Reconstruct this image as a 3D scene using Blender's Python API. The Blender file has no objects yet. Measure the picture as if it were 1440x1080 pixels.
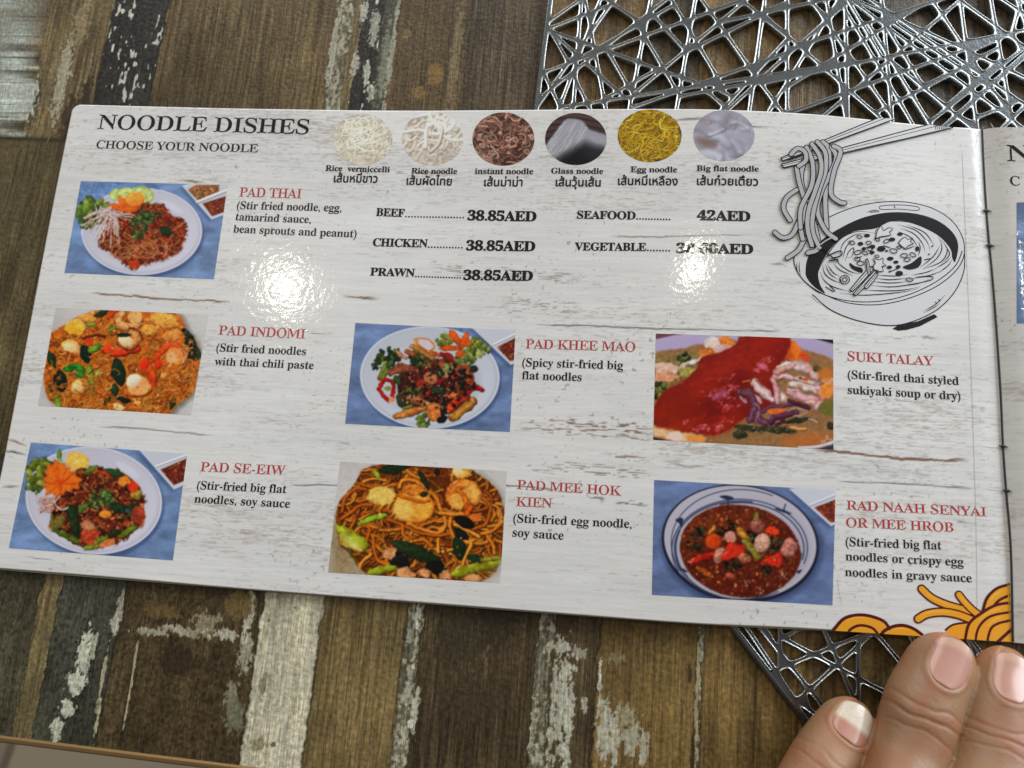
import bpy, bmesh, math, random
import numpy as np
from mathutils import Vector, Matrix, geometry

random.seed(7)
sc = bpy.context.scene
COL = sc.collection
PI = math.pi

# ------------------------------------------------------------------ camera
F, CX, CY = 1011.0, 720.0, 540.0            # focal length in photo pixels (1440 wide)
def _n(v):
    v = np.array(v, float); return v / np.linalg.norm(v)
RIGHT = -_n((-12120, -618, F))              # table axes seen from the camera
UP = _n((364, -5482, F)); UP = _n(UP - RIGHT * UP.dot(RIGHT))
NRM = np.cross(RIGHT, UP)
R = np.array([RIGHT, UP, NRM])              # camera -> world
DIST = 0.177
CAM = np.array([0, 0, DIST * abs(R[2, 2])])
cam = bpy.data.cameras.new('camera'); camo = bpy.data.objects.new('camera', cam); COL.objects.link(camo)
m = Matrix.Identity(4)
for k, ax in enumerate(((1, 0, 0), (0, -1, 0), (0, 0, -1))):
    w = R @ np.array(ax, float)
    for j in range(3): m[j][k] = w[j]
m[0][3], m[1][3], m[2][3] = CAM
camo.matrix_world = m
cam.sensor_width = 36; cam.lens = F / 1440 * 36; cam.clip_start = 0.01; cam.clip_end = 30
cam.dof.use_dof = True; cam.dof.focus_distance = 0.176; cam.dof.aperture_fstop = 16
sc.camera = camo
sc.view_settings.view_transform = 'Standard'; sc.view_settings.look = 'None'
sc.view_settings.exposure = 0; sc.view_settings.gamma = 1; sc.view_settings.use_curve_mapping = False

# ------------------------------------------------------------------ room light
world = bpy.data.worlds.new('World'); sc.world = world; world.use_nodes = True
nt = world.node_tree; bg = nt.nodes['Background']
tc = nt.nodes.new('ShaderNodeTexCoord'); dp = nt.nodes.new('ShaderNodeVectorMath'); dp.operation = 'DOT_PRODUCT'
dp.inputs[1].default_value = (.42, .80, -.42)      # room is bright towards the windows, dim over the guest's shoulder and at the ceiling
nt.links.new(tc.outputs['Generated'], dp.inputs[0])
cr = nt.nodes.new('ShaderNodeValToRGB'); mr = nt.nodes.new('ShaderNodeMapRange'); mr.inputs[1].default_value = -1; mr.inputs[2].default_value = 1
nt.links.new(dp.outputs['Value'], mr.inputs[0]); nt.links.new(mr.outputs[0], cr.inputs[0])
e = cr.color_ramp.elements
e[0].position = 0.05; e[0].color = (.10, .092, .085, 1)
e[1].position = .95; e[1].color = (.80, .82, .84, 1)
x = e.new(.30); x.color = (.17, .16, .15, 1)
x = e.new(.60); x.color = (.40, .39, .38, 1)
nt.links.new(cr.outputs[0], bg.inputs[0]); bg.inputs[1].default_value = 1.0

def area(name, loc, target, size, power, color, shape='RECTANGLE', size_y=None):
    l = bpy.data.lights.new(name, 'AREA'); l.energy = power; l.color = color; l.shape = shape; l.size = size
    if size_y: l.size_y = size_y
    o = bpy.data.objects.new(name, l); COL.objects.link(o); o.location = loc
    o.rotation_euler = (Vector(target) - Vector(loc)).to_track_quat('-Z', 'Y').to_euler()
    return o
area('window_light', (1.25, 1.0, 0.62), (0, 0, 0), 1.3, 33, (.86, .93, 1.0), size_y=0.9)
area('room_light', (-.75, 1.8, .85), (0, 0, 0), 1.2, 16, (1.0, .95, .86), size_y=1.2)

# ------------------------------------------------------------------ geometry of the place
MM = 1e-3
def ray(px, py):
    px = np.asarray(px, float); py = np.asarray(py, float)
    d = np.stack([(px - CX) / F, (py - CY) / F, np.ones_like(px)], -1)
    return d @ R.T
def at_z(px, py, z):
    d = ray(px, py); t = (np.asarray(z) - CAM[2]) / d[..., 2]
    return CAM + d * t[..., None]
XL = float(at_z(40, 470, .003)[0]); XS = float(at_z(1403, 540, .003)[0])
YB = float(at_z(720, 855, .003)[1]); YT = float(at_z(720, 155, .003)[1])
def sm(a, b, x):
    t = np.clip((x - a) / (b - a), 0, 1); return t * t * (3 - 2 * t)
def height(X, Y):                            # the paper's lie on the table, metres
    a = (X - XL) / (XS - XL); b = (Y - YB) / (YT - YB)
    s = .25 + .75 * np.clip(b, -.1, 1.2)
    bow = sm(.40, .80, a) * (1 - .72 * sm(.82, .995, a)) * s
    h = 1.7 + .9 * sm(.35, .6, a) + 5.0 * bow
    h = h - .55 * np.exp(-((a - 1) / .012) ** 2)
    h = h + np.where(a > 1, 4.6 * (1 - np.exp(-(a - 1) / .05)), 0)
    return h * MM
def P(px, py, eps=0.0):                      # where the pixel's sight line meets the paper
    d = ray(px, py); z = np.full(np.shape(d)[:-1], .003)
    for _ in range(14):
        t = (z - CAM[2]) / d[..., 2]; p = CAM + d * t[..., None]
        z = height(p[..., 0], p[..., 1])
    p = p.copy(); p[..., 2] = z + eps
    return p
def on_paper(XY, eps):
    XY = np.asarray(XY, float)
    return np.concatenate([XY, (height(XY[..., 0], XY[..., 1]) + eps)[..., None]], -1)

# two ceiling lamps whose reflections sit in the laminate
def lamp(px, py, dist, size, power, color):
    p = P(np.array([px]), np.array([py]))[0]; e_ = 2e-3
    gx = (height(p[0] + e_, p[1]) - height(p[0] - e_, p[1])) / (2 * e_); gy = (height(p[0], p[1] + e_) - height(p[0], p[1] - e_)) / (2 * e_)
    n_ = _n((-gx, -gy, 1)); d = _n(p - CAM); r_ = d - 2 * d.dot(n_) * n_
    area('ceiling_lamp', tuple(p + r_ * dist), tuple(p), size, power, color, 'DISK')
lamp(402, 405, 1.55, .085, 1.25, (1.0, .90, .72))
lamp(978, 372, 1.6, .062, .85, (1.0, .93, .78))

def hsh(i, j, s): 
    v = np.sin(i * 127.1 + j * 311.7 + s * 74.7) * 43758.5453
    return v - np.floor(v)
def vn(x, y, s=0):
    xi = np.floor(x); yi = np.floor(y); fx = x - xi; fy = y - yi
    fx = fx * fx * (3 - 2 * fx); fy = fy * fy * (3 - 2 * fy)
    a = hsh(xi, yi, s); b = hsh(xi + 1, yi, s); c = hsh(xi, yi + 1, s); d = hsh(xi + 1, yi + 1, s)
    return (a * (1 - fx) + b * fx) * (1 - fy) + (c * (1 - fx) + d * fx) * fy
def fbm(x, y, s=0, o=4):
    r = 0; a = .5; t = 0
    for k in range(o):
        r = r + a * vn(x, y, s + k * 3.1); t += a; x = x * 2.03 + 5.2; y = y * 2.03 + 1.7; a *= .55
    return r / t
def lin(c, k=1.0):
    c = np.asarray(c, float) / 255.0
    return np.clip(np.where(c <= .04045, c / 12.92, ((c + .055) / 1.055) ** 2.4) * k, 0, .9)
ALB = 1.16

# ------------------------------------------------------------------ object helpers
def props(o, label=None, cat=None, group=None, kind=None):
    for k, v in (('label', label), ('category', cat), ('group', group), ('kind', kind)):
        if v: o[k] = v
    return o
def link(name, me, mat, parent=None, label=None):
    o = bpy.data.objects.new(name, me); COL.objects.link(o)
    if mat:
        for mm in (mat if isinstance(mat, (list, tuple)) else [mat]): me.materials.append(mm)
    if parent: o.parent = parent
    if label: o['label'] = label
    return o
def mesh_np(name, V, faces, col=None, smooth=False, fmat=None):
    V = np.asarray(V, np.float32).reshape(-1, 3)
    me = bpy.data.meshes.new(name)
    if isinstance(faces, np.ndarray):
        n, k = faces.shape; flat = faces.astype(np.int32).ravel()
        starts = np.arange(n, dtype=np.int32) * k
    else:
        n = len(faces); flat = np.array([i for f in faces for i in f], np.int32)
        ln = np.array([len(f) for f in faces]); starts = np.concatenate([[0], np.cumsum(ln)[:-1]]).astype(np.int32)
    me.vertices.add(len(V)); me.vertices.foreach_set('co', V.ravel())
    me.loops.add(len(flat)); me.loops.foreach_set('vertex_index', flat)
    me.polygons.add(n); me.polygons.foreach_set('loop_start', starts)
    if fmat is not None: me.polygons.foreach_set('material_index', np.asarray(fmat, np.int32))
    me.update(calc_edges=True); me.validate()
    me.polygons.foreach_set('use_smooth', np.full(len(me.polygons), smooth))
    if col is not None:
        c = np.ones((len(V), 4), np.float32); c[:, :3] = np.asarray(col).reshape(-1, 3)
        at = me.color_attributes.new('paint', 'FLOAT_COLOR', 'POINT'); at.data.foreach_set('color', c.ravel())
    return me
def gridf(ny, nx):
    i = np.arange(ny * nx).reshape(ny, nx)
    return np.stack([i[:-1, :-1], i[:-1, 1:], i[1:, 1:], i[1:, :-1]], -1).reshape(-1, 4)
def spline(pts, n=8, closed=False):
    p = np.asarray(pts, float); N = len(p); out = []
    if N < 3 and not closed:
        return np.stack([p[0] + (p[-1] - p[0]) * t for t in np.linspace(0, 1, n + 1)])
    for i in range(N if closed else N - 1):
        if closed: a, b, c, d = p[i - 1], p[i], p[(i + 1) % N], p[(i + 2) % N]
        else: a, b, c, d = p[max(i - 1, 0)], p[i], p[i + 1], p[min(i + 2, N - 1)]
        for t in np.arange(n) / n:
            out.append(.5 * (2 * b + (c - a) * t + (2 * a - 5 * b + 4 * c - d) * t * t + (3 * b - a - 3 * c + d) * t ** 3))
    if not closed: out.append(p[-1])
    return np.array(out)

# ------------------------------------------------------------------ materials
def mat(name):
    mt = bpy.data.materials.new(name); mt.use_nodes = True
    return mt, mt.node_tree, mt.node_tree.nodes['Principled BSDF']
def nd(t, kind, **kw):
    n = t.nodes.new(kind)
    for k, v in kw.items(): setattr(n, k, v)
    return n
def noise(t, vec, scale, detail=3, rough=.55):
    n = nd(t, 'ShaderNodeTexNoise'); n.inputs['Scale'].default_value = scale
    n.inputs['Detail'].default_value = detail; n.inputs['Roughness'].default_value = rough
    t.links.new(vec, n.inputs['Vector']); return n.outputs[0]
def mapping(t, vec, scale, rot=0):
    n = nd(t, 'ShaderNodeMapping'); n.inputs['Scale'].default_value = scale; n.inputs['Rotation'].default_value = (0, 0, rot)
    t.links.new(vec, n.inputs[0]); return n.outputs[0]
def bump(t, h, dist, strength=1, normal=None):
    n = nd(t, 'ShaderNodeBump'); n.inputs['Distance'].default_value = dist; n.inputs['Strength'].default_value = strength
    t.links.new(h, n.inputs['Height'])
    if normal: t.links.new(normal, n.inputs['Normal'])
    return n.outputs[0]
def laminate(name, color=None, attr=False, grain=0):
    mt, t, b = mat(name)
    pos = nd(t, 'ShaderNodeNewGeometry').outputs['Position']
    if attr:
        a = nd(t, 'ShaderNodeAttribute', attribute_name='paint'); c = a.outputs['Color']
        if grain:
            g = noise(t, mapping(t, pos, (120, 1600, 1)), 1.0, 3)
            g2 = noise(t, pos, 2600, 2)
            mx = nd(t, 'ShaderNodeMix', data_type='RGBA', blend_type='MULTIPLY'); mx.inputs[0].default_value = grain
            rp = nd(t, 'ShaderNodeMapRange'); rp.inputs[1].default_value = .3; rp.inputs[2].default_value = .7
            rp.inputs[3].default_value = .55; rp.inputs[4].default_value = 1.12; t.links.new(g, rp.inputs[0])
            ml = nd(t, 'ShaderNodeMath', operation='MULTIPLY'); t.links.new(rp.outputs[0], ml.inputs[0])
            rq = nd(t, 'ShaderNodeMapRange'); rq.inputs[3].default_value = .8; rq.inputs[4].default_value = 1.2
            t.links.new(g2, rq.inputs[0]); t.links.new(rq.outputs[0], ml.inputs[1])
            t.links.new(c, mx.inputs[6]); t.links.new(ml.outputs[0], mx.inputs[7]); c = mx.outputs[2]
        t.links.new(c, b.inputs['Base Color'])
    else:
        b.inputs['Base Color'].default_value = (*color, 1)
    b.inputs['Roughness'].default_value = .27; b.inputs['Specular IOR Level'].default_value = .10
    b.inputs['Coat Weight'].default_value = .85; b.inputs['Coat Roughness'].default_value = .085; b.inputs['Coat IOR'].default_value = 1.42
    n1 = noise(t, pos, 620, 2, .5); n2 = noise(t, pos, 60, 1)
    bn = bump(t, n1, 3.6e-5, 1); bn = bump(t, n2, 1.2e-4, 1, bn)
    t.links.new(bn, b.inputs['Coat Normal'])
    t.links.new(bump(t, n1, 1.2e-5, 1), b.inputs['Normal'])
    return mt
INK = laminate('black_ink', (.012, .012, .014))
RED = laminate('red_ink', tuple(lin((186, 50, 46))))
PRINT = laminate('colour_print', attr=True)
PAGE = laminate('whitewashed_plank_print', attr=True, grain=.18)
WHITE = laminate('white_ink', (.70, .70, .71))
GREYW = laminate('grey_ink', (.50, .50, .51))
MAROON = laminate('maroon_ink', tuple(lin((84, 20, 26))))
ORANGE = laminate('orange_ink', tuple(lin((222, 152, 38), 1.15)))
ORANGE2 = laminate('light_orange_ink', tuple(lin((240, 178, 70), 1.15)))

# ------------------------------------------------------------------ table
c0 = at_z(0, 1034, 0.); c1 = at_z(400, 1084, 0.)
TS = _n((c1 - c0)[:2]); TT = np.array([-TS[1], TS[0]])
def ST(p):                                   # table axes in mm: along the edge, away from the edge
    q = (np.asarray(p)[..., :2] - c0[:2]) * 1000
    return q @ TS, q @ TT
def st(px, py): return ST(at_z(px, py, 0.))
STY = {  # base, dark streak, light streak, light amount, grain mm
 'brown': ((110, 94, 66), (70, 57, 38), (170, 154, 120), .36), 'warm': ((104, 87, 60), (66, 52, 34), (164, 147, 112), .30),
 'olive': ((98, 86, 58), (66, 56, 36), (150, 136, 100), .20), 'charcoal': ((47, 46, 45), (26, 26, 26), (206, 204, 198), .10),
 'greyblue': ((184, 192, 190), (140, 142, 134), (214, 220, 218), .4), 'rough': ((112, 106, 90), (64, 58, 46), (190, 186, 172), .42),
 'mottled': ((96, 79, 54), (62, 49, 32), (140, 118, 84), .22), 'darkgrain': ((84, 70, 53), (48, 39, 30), (150, 136, 112), .26),
 'tan': ((120, 97, 62), (82, 62, 38), (156, 132, 92), .18), 'greybrown': ((88, 76, 58), (54, 46, 34), (142, 128, 104), .22),
 'darkgrey': ((80, 76, 60), (48, 45, 35), (116, 110, 90), .14), 'tanstripe': ((134, 118, 84), (92, 80, 54), (170, 152, 114), .22),
 'greyteal': ((72, 72, 62), (46, 46, 40), (116, 114, 100), .14), 'leather': ((76, 63, 44), (44, 35, 24), (126, 108, 76), .22),
 'cream': ((212, 204, 184), (176, 170, 146), (222, 220, 206), .25), 'gold': ((126, 107, 72), (82, 67, 42), (170, 150, 108), .24),
 'darkbrown': ((86, 72, 52), (52, 43, 30), (146, 128, 94), .22), 'golden': ((124, 101, 62), (88, 68, 38), (156, 132, 86), .16)}
TOPB = [(-900, -40, 'olive'), (-40, 52, 'greyblue'), (52, 146, 'brown'), (146, 224, 'charcoal'), (224, 470, 'warm'), (470, 489, 'rough'),
        (489, 501, 'brown'), (501, 532, 'charcoal'), (532, 551, 'greyteal'), (551, 655, 'mottled'), (655, 768, 'darkgrain'),
        (768, 905, 'tan'), (905, 985, 'greybrown'), (985, 1135, 'tan'), (1135, 1225, 'brown'), (1225, 1330, 'greybrown'), (1330, 1490, 'darkgrain'), (1490, 1700, 'brown'), (1700, 2600, 'mottled')]
BOTB = [(-900, 33, 'darkgrey'), (33, 60, 'tanstripe'), (60, 152, 'greyteal'), (152, 354, 'leather'), (354, 440, 'cream'), (440, 562, 'gold'), (562, 584, 'rough'),
        (584, 750, 'darkbrown'), (750, 773, 'rough'), (773, 838, 'darkbrown'), (838, 979, 'golden'), (979, 985, 'rough'), (985, 1130, 'golden'), (1130, 1400, 'tan'), (1400, 2600, 'brown')]
def style(nm, s, t, sd):
    b, d, l, amt = STY[nm]; b, d, l = (np.array(c, float) for c in (b, d, l))
    g = fbm(s / .42, t / 16, sd, 4); g2 = fbm(s / 3.0, t / 40, sd + 9, 3); g3 = vn(s / .28, t / 7, sd + 4); sp = fbm(s / .6, t / .9, sd + 2, 3)
    if nm == 'leather': g = .35 * g + .65 * fbm(s / .7, t / .7, sd + 5, 2)
    if nm in ('charcoal', 'rough', 'greyteal', 'darkgrey'): g = .45 * g + .55 * sp
    c = b + (d - b) * (sm(.52, .30, g) * .62)[:, None]
    c = c + (l - c) * (amt * sm(.50, .72, g * .7 + g3 * .3))[:, None]
    g4 = fbm(s / 9, t / 15, sd + 14, 4); c = c * (1 + (.55 if nm != 'cream' else .12) * (g4 - .5))[:, None]
    c = c * (1 + .40 * (g2 - .5))[:, None] * (1 + .22 * (sp - .5))[:, None]
    if nm == 'rough':
        k = sm(.52, .62, sp * .6 + .4 * vn(s / 1.1, t / 2.2, sd)); c = c * (1 - .75 * k[:, None]) + np.array((188, 184, 168)) * .75 * k[:, None]
    if nm == 'charcoal':
        k = sm(.735, .78, .55 * vn(s / .95, t / 3.2, sd + 1) + .45 * vn(s / .6, t / 1.4, sd + 3)); c = c * (1 - k[:, None]) + np.array((206, 206, 200)) * k[:, None]
    if nm == 'greyblue':
        k = sm(.50, .60, fbm(s / 3.5, t / 9, sd + 6, 4)); c = c * (1 - .4 * k[:, None]) + np.array((118, 108, 88)) * .4 * k[:, None]
    return c
# separate marks: pixel centre, half sizes in mm (across, along), colour, raggedness
MARKS = [(15, 60, 4, 14, (92, 90, 84), .8), (30, 140, 5, 12, (176, 184, 182), .7), (88, 110, 2.0, 16, (176, 170, 150), 1.0), (115, 30, 2.5, 8, (150, 134, 104), 1.0),
 (100, 165, 3.0, 8, (66, 52, 34), .7), (120, 135, 1.6, 7, (54, 44, 32), .7), (470, 60, 1.0, 20, (180, 178, 168), 1.), (527, 40, 1.6, 6, (176, 176, 164), 1.), (512, 15, 1.2, 4, (200, 200, 190), 1.),
 (516, 100, 1.0, 4, (196, 196, 186), 1.), (522, 130, 1.4, 3, (190, 190, 178), 1.), (498, 90, 1.2, 5, (192, 190, 178), 1.), (540, 90, 1.4, 14, (132, 134, 122), .9), (551, 70, .8, 22, (170, 168, 150), 1.),
 (572, 48, 1.5, 1.5, (146, 124, 88), .4), (572, 48, 1.0, 1.0, (112, 94, 64), .3), (612, 105, 2.4, 3.4, (138, 108, 62), .5), (590, 130, 2.2, 2.2, (132, 104, 62), .5), (640, 80, 1.6, 20, (128, 112, 84), 1.),
 (118, 925, 2.2, 7, (204, 204, 192), .8), (106, 960, 2.4, 3.2, (200, 200, 188), .8), (95, 998, 2.3, 2.5, (202, 202, 190), .8), (80, 1028, 1.6, 3.5, (196, 196, 182), .8), (131, 915, .8, 4, (170, 168, 152), .9),
 (168, 860, 1.0, 6, (178, 176, 160), 1.), (160, 876, 1.6, 2, (190, 188, 172), 1.), (215, 889, 6, 1.0, (176, 170, 152), 1.), (255, 888, 6, 1.3, (184, 178, 160), 1.), (290, 880, 4, 3.5, (150, 140, 116), 1.),
 (320, 893, 5, 1.4, (190, 186, 170), 1.), (345, 915, 2.2, 5, (168, 166, 150), 1.), (350, 865, 1.3, 8, (196, 192, 174), 1.), (325, 980, 2.0, 4, (140, 138, 118), .9), (330, 1005, 3.0, 4, (120, 118, 100), .9),
 (190, 925, .35, 5, (196, 190, 168), .5), (182, 975, .4, 9, (176, 168, 140), .6), (143, 960, .5, 9, (172, 164, 138), .7), (137, 1010, .5, 6, (186, 178, 150), .7), (230, 860, 5, 2, (112, 92, 58), .6), (335, 850, 4, 4, (120, 100, 62), .5),
 (250, 930, 5, 4, (56, 46, 33), .5), (368, 970, .9, 2.4, (132, 124, 100), .8), (372, 955, .8, 2.0, (150, 142, 118), .8), (365, 1048, 2.2, 1.8, (150, 142, 112), .9), (384, 1047, .7, .7, (110, 100, 78), .6), (415, 855, .35, .35, (120, 110, 90), .3), (378, 873, .35, .4, (90, 82, 66), .3),
 (588, 862, .8, 2.6, (206, 204, 192), .6), (587, 879, .5, 1.2, (206, 204, 192), .6), (582, 1000, 1.0, 5, (196, 194, 180), 1.), (577, 1018, .7, 1.2, (214, 212, 202), .5), (581, 938, .5, .8, (200, 198, 186), .5),
 (650, 900, 9, 8, (66, 57, 43), .7), (700, 870, 6, 6, (60, 52, 40), .7), (660, 980, 8, 6, (70, 60, 44), .7),
 (790, 910, 3.2, 1.4, (198, 196, 184), 1.), (815, 918, 2.2, 1.2, (170, 166, 150), 1.), (795, 960, 1.0, 9, (196, 194, 184), 1.), (788, 1000, 2.0, 13, (188, 186, 174), 1.), (800, 1010, 1.0, 14, (200, 198, 186), 1.), (777, 1000, .8, 16, (186, 182, 168), 1.),
 (843, 955, .45, 4, (206, 204, 200), .8), (843, 985, .6, 5, (180, 174, 156), 1.), (850, 1030, 2.2, 7, (190, 188, 176), 1.), (865, 1040, 1.0, 7, (186, 184, 170), 1.), (822, 992, .7, 3, (188, 184, 170), 1.), (888, 1040, 2.8, 5, (178, 174, 156), 1.), (905, 1050, 1.2, 4, (180, 176, 158), 1.), (880, 1010, 1.8, 3.5, (160, 150, 124), 1.), (865, 925, 2.4, 1.2, (140, 126, 96), 1.),
 (979, 1000, .5, 20, (176, 164, 128), 1.), (970, 945, .5, 3, (66, 52, 34), .8), (974, 1060, .5, 8, (60, 48, 30), .8), (1075, 1010, 1.6, .4, (150, 128, 84), .8), (1060, 1030, .3, 12, (74, 58, 34), .6), (1120, 1040, .3, 14, (84, 64, 38), .6)]
def table_col(s, t):
    c = np.tile(np.array(STY['olive'][0], float), (len(s), 1))
    _, tj = st(60, 196); _, tm = st(700, 500); _, tl = st(0, 640)
    wob = (fbm(t / 6, s * 0 + .5, 31, 3) - .5) * 2.2 + (vn(t / .8, s * 0 + .5, 8) - .5) * .5
    ss = s + wob
    sd = 0
    for x0, x1, nm in [(-900, 128, 'olive'), (128, 700, 'brown')]:
        a, _ = st(x0, 400); b, _ = st(x1, 400); k = (ss >= a) & (ss < b)
        if k.any(): c[k] = style(nm, s[k], t[k], 77 + x1)
    for band, y in ((TOPB, 75), (BOTB, 950)):
        for x0, x1, nm in band:
            sd += 1
            a, _ = st(x0, y); b, _ = st(x1, y); k = (ss >= a) & (ss < b)
            if band is TOPB: k &= t > ((tj if x1 <= 146 else tm) + .3 * (vn(s / 1.5, s * 0, 3) - .5))
            else: k &= t < tl
            if not k.any(): continue
            cc = style(nm, s[k], t[k], sd * 7.3)
            edge = np.minimum(ss[k] - a, b - ss[k])
            if x1 - x0 > 40: cc = cc * (1 - .30 * np.exp(-(edge / .30) ** 2))[:, None]
            c[k] = cc
    k = np.abs(t - tj) < .3; k &= s < st(128, 196)[0]; c[k] *= .45
    rg = fbm(s / .8, t / 1.6, 51, 4); rg2 = fbm(s / .45, t / .7, 57, 3)
    for px, py, rs, rt, cc, rag in MARKS:
        a, b = st(px, py)
        k = (np.abs(s - a) < rs * 1.8) & (np.abs(t - b) < rt * 1.8)
        if not k.any(): continue
        f = 1 - np.sqrt(((s[k] - a) / rs) ** 2 + ((t[k] - b) / rt) ** 2) + rag * 2.6 * (rg[k] * .6 + rg2[k] * .4 - .52)
        al = sm(.0, .26, f)[:, None] * .9
        if rag < .95 and cc[0] > 150: c[k] *= (1 - .38 * np.exp(-((f + .10) / .10) ** 2))[:, None]; cc = tuple(min(v * 1.08, 226) for v in cc)
        c[k] = c[k] * (1 - al) + np.array(cc, float) * (.92 + .16 * rg2[k])[:, None] * al
    return c
def axis(parts):
    out = []
    for a, b, d in parts: out += list(np.arange(a, b, d))
    return np.array(out + [parts[-1][1]])
s_l, _ = st(-20, 500); s_r, _ = st(1460, 60); _, t_t = st(720, -10); _, t_m1 = st(720, 215); _, t_m0 = st(720, 800)
sa = axis([(-420, s_l - 4, 8), (s_l - 4, s_r + 6, .21), (s_r + 6, 560, 8)])
ta = axis([(0, t_m0 + 1, .24), (t_m0 + 1, t_m1, 1.2), (t_m1, t_t + 5, .26), (t_t + 5, 640, 8)])
S, T = np.meshgrid(sa, ta)
tv = np.zeros(S.shape + (3,)); tv[..., :2] = c0[:2] + (S[..., None] * TS + T[..., None] * TT) / 1000
tcol = np.concatenate([lin(table_col(S[i:i + 60].ravel(), T[i:i + 60].ravel()) * (.985, .985, .945), .99) for i in range(0, len(ta), 60)])
TAB, t, b = mat('distressed_plank_laminate')
at = nd(t, 'ShaderNodeAttribute', attribute_name='paint'); pos = nd(t, 'ShaderNodeNewGeometry').outputs['Position']
rz = math.atan2(TS[1], TS[0])
fine = noise(t, mapping(t, pos, (2600, 150, 1), -rz), 1.0, 3, .6); iso = noise(t, pos, 950, 2, .5)
mx = nd(t, 'ShaderNodeMix', data_type='RGBA', blend_type='MULTIPLY'); mx.inputs[0].default_value = 1
ad = nd(t, 'ShaderNodeMath', operation='MULTIPLY'); t.links.new(fine, ad.inputs[0]); t.links.new(iso, ad.inputs[1])
rp = nd(t, 'ShaderNodeMapRange'); rp.inputs[1].default_value = .12; rp.inputs[2].default_value = .40; rp.inputs[3].default_value = .62; rp.inputs[4].default_value = 1.36
t.links.new(ad.outputs[0], rp.inputs[0]); t.links.new(at.outputs['Color'], mx.inputs[6]); t.links.new(rp.outputs[0], mx.inputs[7])
scr = noise(t, mapping(t, pos, (5200, 170, 1), -rz), 1.0, 3, .65); sr = nd(t, 'ShaderNodeMapRange'); sr.inputs[1].default_value = .60; sr.inputs[2].default_value = .74; sr.inputs[4].default_value = .34
t.links.new(scr, sr.inputs[0]); m2 = nd(t, 'ShaderNodeMix', data_type='RGBA'); t.links.new(sr.outputs[0], m2.inputs[0]); t.links.new(mx.outputs[2], m2.inputs[6]); m2.inputs[7].default_value = (.36, .32, .24, 1)
t.links.new(m2.outputs[2], b.inputs['Base Color'])
b.inputs['Roughness'].default_value = .32; b.inputs['Specular IOR Level'].default_value = .27
bw = nd(t, 'ShaderNodeRGBToBW'); t.links.new(at.outputs['Color'], bw.inputs[0])
n1 = bump(t, fine, 1.8e-4, .8); n1 = bump(t, iso, 1.9e-4, .8, n1); n1 = bump(t, scr, 1.0e-4, .8, n1); n1 = bump(t, bw.outputs[0], 2e-4, .6, n1)
t.links.new(n1, b.inputs['Normal'])
table = bpy.data.objects.new('table', None); COL.objects.link(table); table.location = (0, 0, -.75)
props(table, 'table with a distressed plank-pattern top under the open menu', 'table')
bpy.context.view_layer.update()
def child(o, par): o.parent = par; o.matrix_parent_inverse = par.matrix_world.inverted(); return o
tt_ = child(link('table_top', mesh_np('table_top', tv, gridf(*S.shape), tcol), TAB), table)
# edge trim, a rounded metal-coloured band along the near edge, and the board under the laminate
TRIM, t, b = mat('bronze_edge_trim'); b.inputs['Base Color'].default_value = (*lin((150, 122, 78)), 1); b.inputs['Metallic'].default_value = .55; b.inputs['Roughness'].default_value = .3
BOARD, t, b = mat('table_board'); b.inputs['Base Color'].default_value = (.12, .09, .06, 1)
prof = [(0, .0), (-.5, .25), (-1.2, .2), (-1.7, -.4), (-1.9, -1.5), (-1.9, -24), (0, -24)]
ss_ = np.linspace(-420, 560, 60); pv = []
for s_ in ss_:
    for a, z in prof: q = c0[:2] + (s_ * TS + a * TT) / 1000; pv.append((q[0], q[1], z * MM))
child(link('edge_band', mesh_np('edge_band', pv, gridf(60, len(prof)), smooth=False), TRIM), table)
bmn = bmesh.new()
for (s_, t_, a, b_, z0, z1) in ((70, 320.5, 489, 319, -24, -1.0),):
    vs = [bmn.verts.new((*(c0[:2] + ((s_ + i * a) * TS + (t_ + j * b_) * TT) / 1000), z * MM)) for z in (z0, z1) for i, j in ((-1, -1), (1, -1), (1, 1), (-1, 1))]
    for f in ((3, 2, 1, 0), (4, 5, 6, 7), (0, 1, 5, 4), (1, 2, 6, 5), (2, 3, 7, 6), (3, 0, 4, 7)): bmn.faces.new([vs[k] for k in f])
me = bpy.data.meshes.new('board'); bmn.to_mesh(me); child(link('board', me, BOARD), table)
for s_, t_ in ((-380, 40), (520, 40), (520, 600), (-380, 600)):
    q = c0[:2] + (s_ * TS + t_ * TT) / 1000
    bmn = bmesh.new(); bmesh.ops.create_cone(bmn, segments=20, radius1=.018, radius2=.025, depth=.725, cap_ends=True)
    bmesh.ops.translate(bmn, verts=bmn.verts, vec=(q[0], q[1], -.75 + .3625))
    me = bpy.data.meshes.new('leg'); bmn.to_mesh(me); child(link('leg', me, BOARD), table)

# floor of pale tiles far below
FL, t, b = mat('pale_floor_tile')
pos = nd(t, 'ShaderNodeNewGeometry').outputs['Position']
br = nd(t, 'ShaderNodeTexBrick'); br.offset = .5; br.inputs['Scale'].default_value = 1; br.inputs['Mortar Size'].default_value = .006
br.inputs['Brick Width'].default_value = .30; br.inputs['Row Height'].default_value = .9
br.inputs['Color1'].default_value = (*lin((176, 164, 142)), 1); br.inputs['Color2'].default_value = (*lin((150, 138, 118)), 1); br.inputs['Mortar'].default_value = (*lin((120, 110, 94)), 1)
t.links.new(mapping(t, pos, (1, 1, 1), .2), br.inputs[0]); t.links.new(br.outputs[0], b.inputs['Base Color']); b.inputs['Roughness'].default_value = .4
fl = link('floor', mesh_np('floor', [(-6, -6, -.75), (6, -6, -.75), (6, 6, -.75), (-6, 6, -.75)], [(0, 1, 2, 3)]), FL); props(fl, kind='structure')

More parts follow.
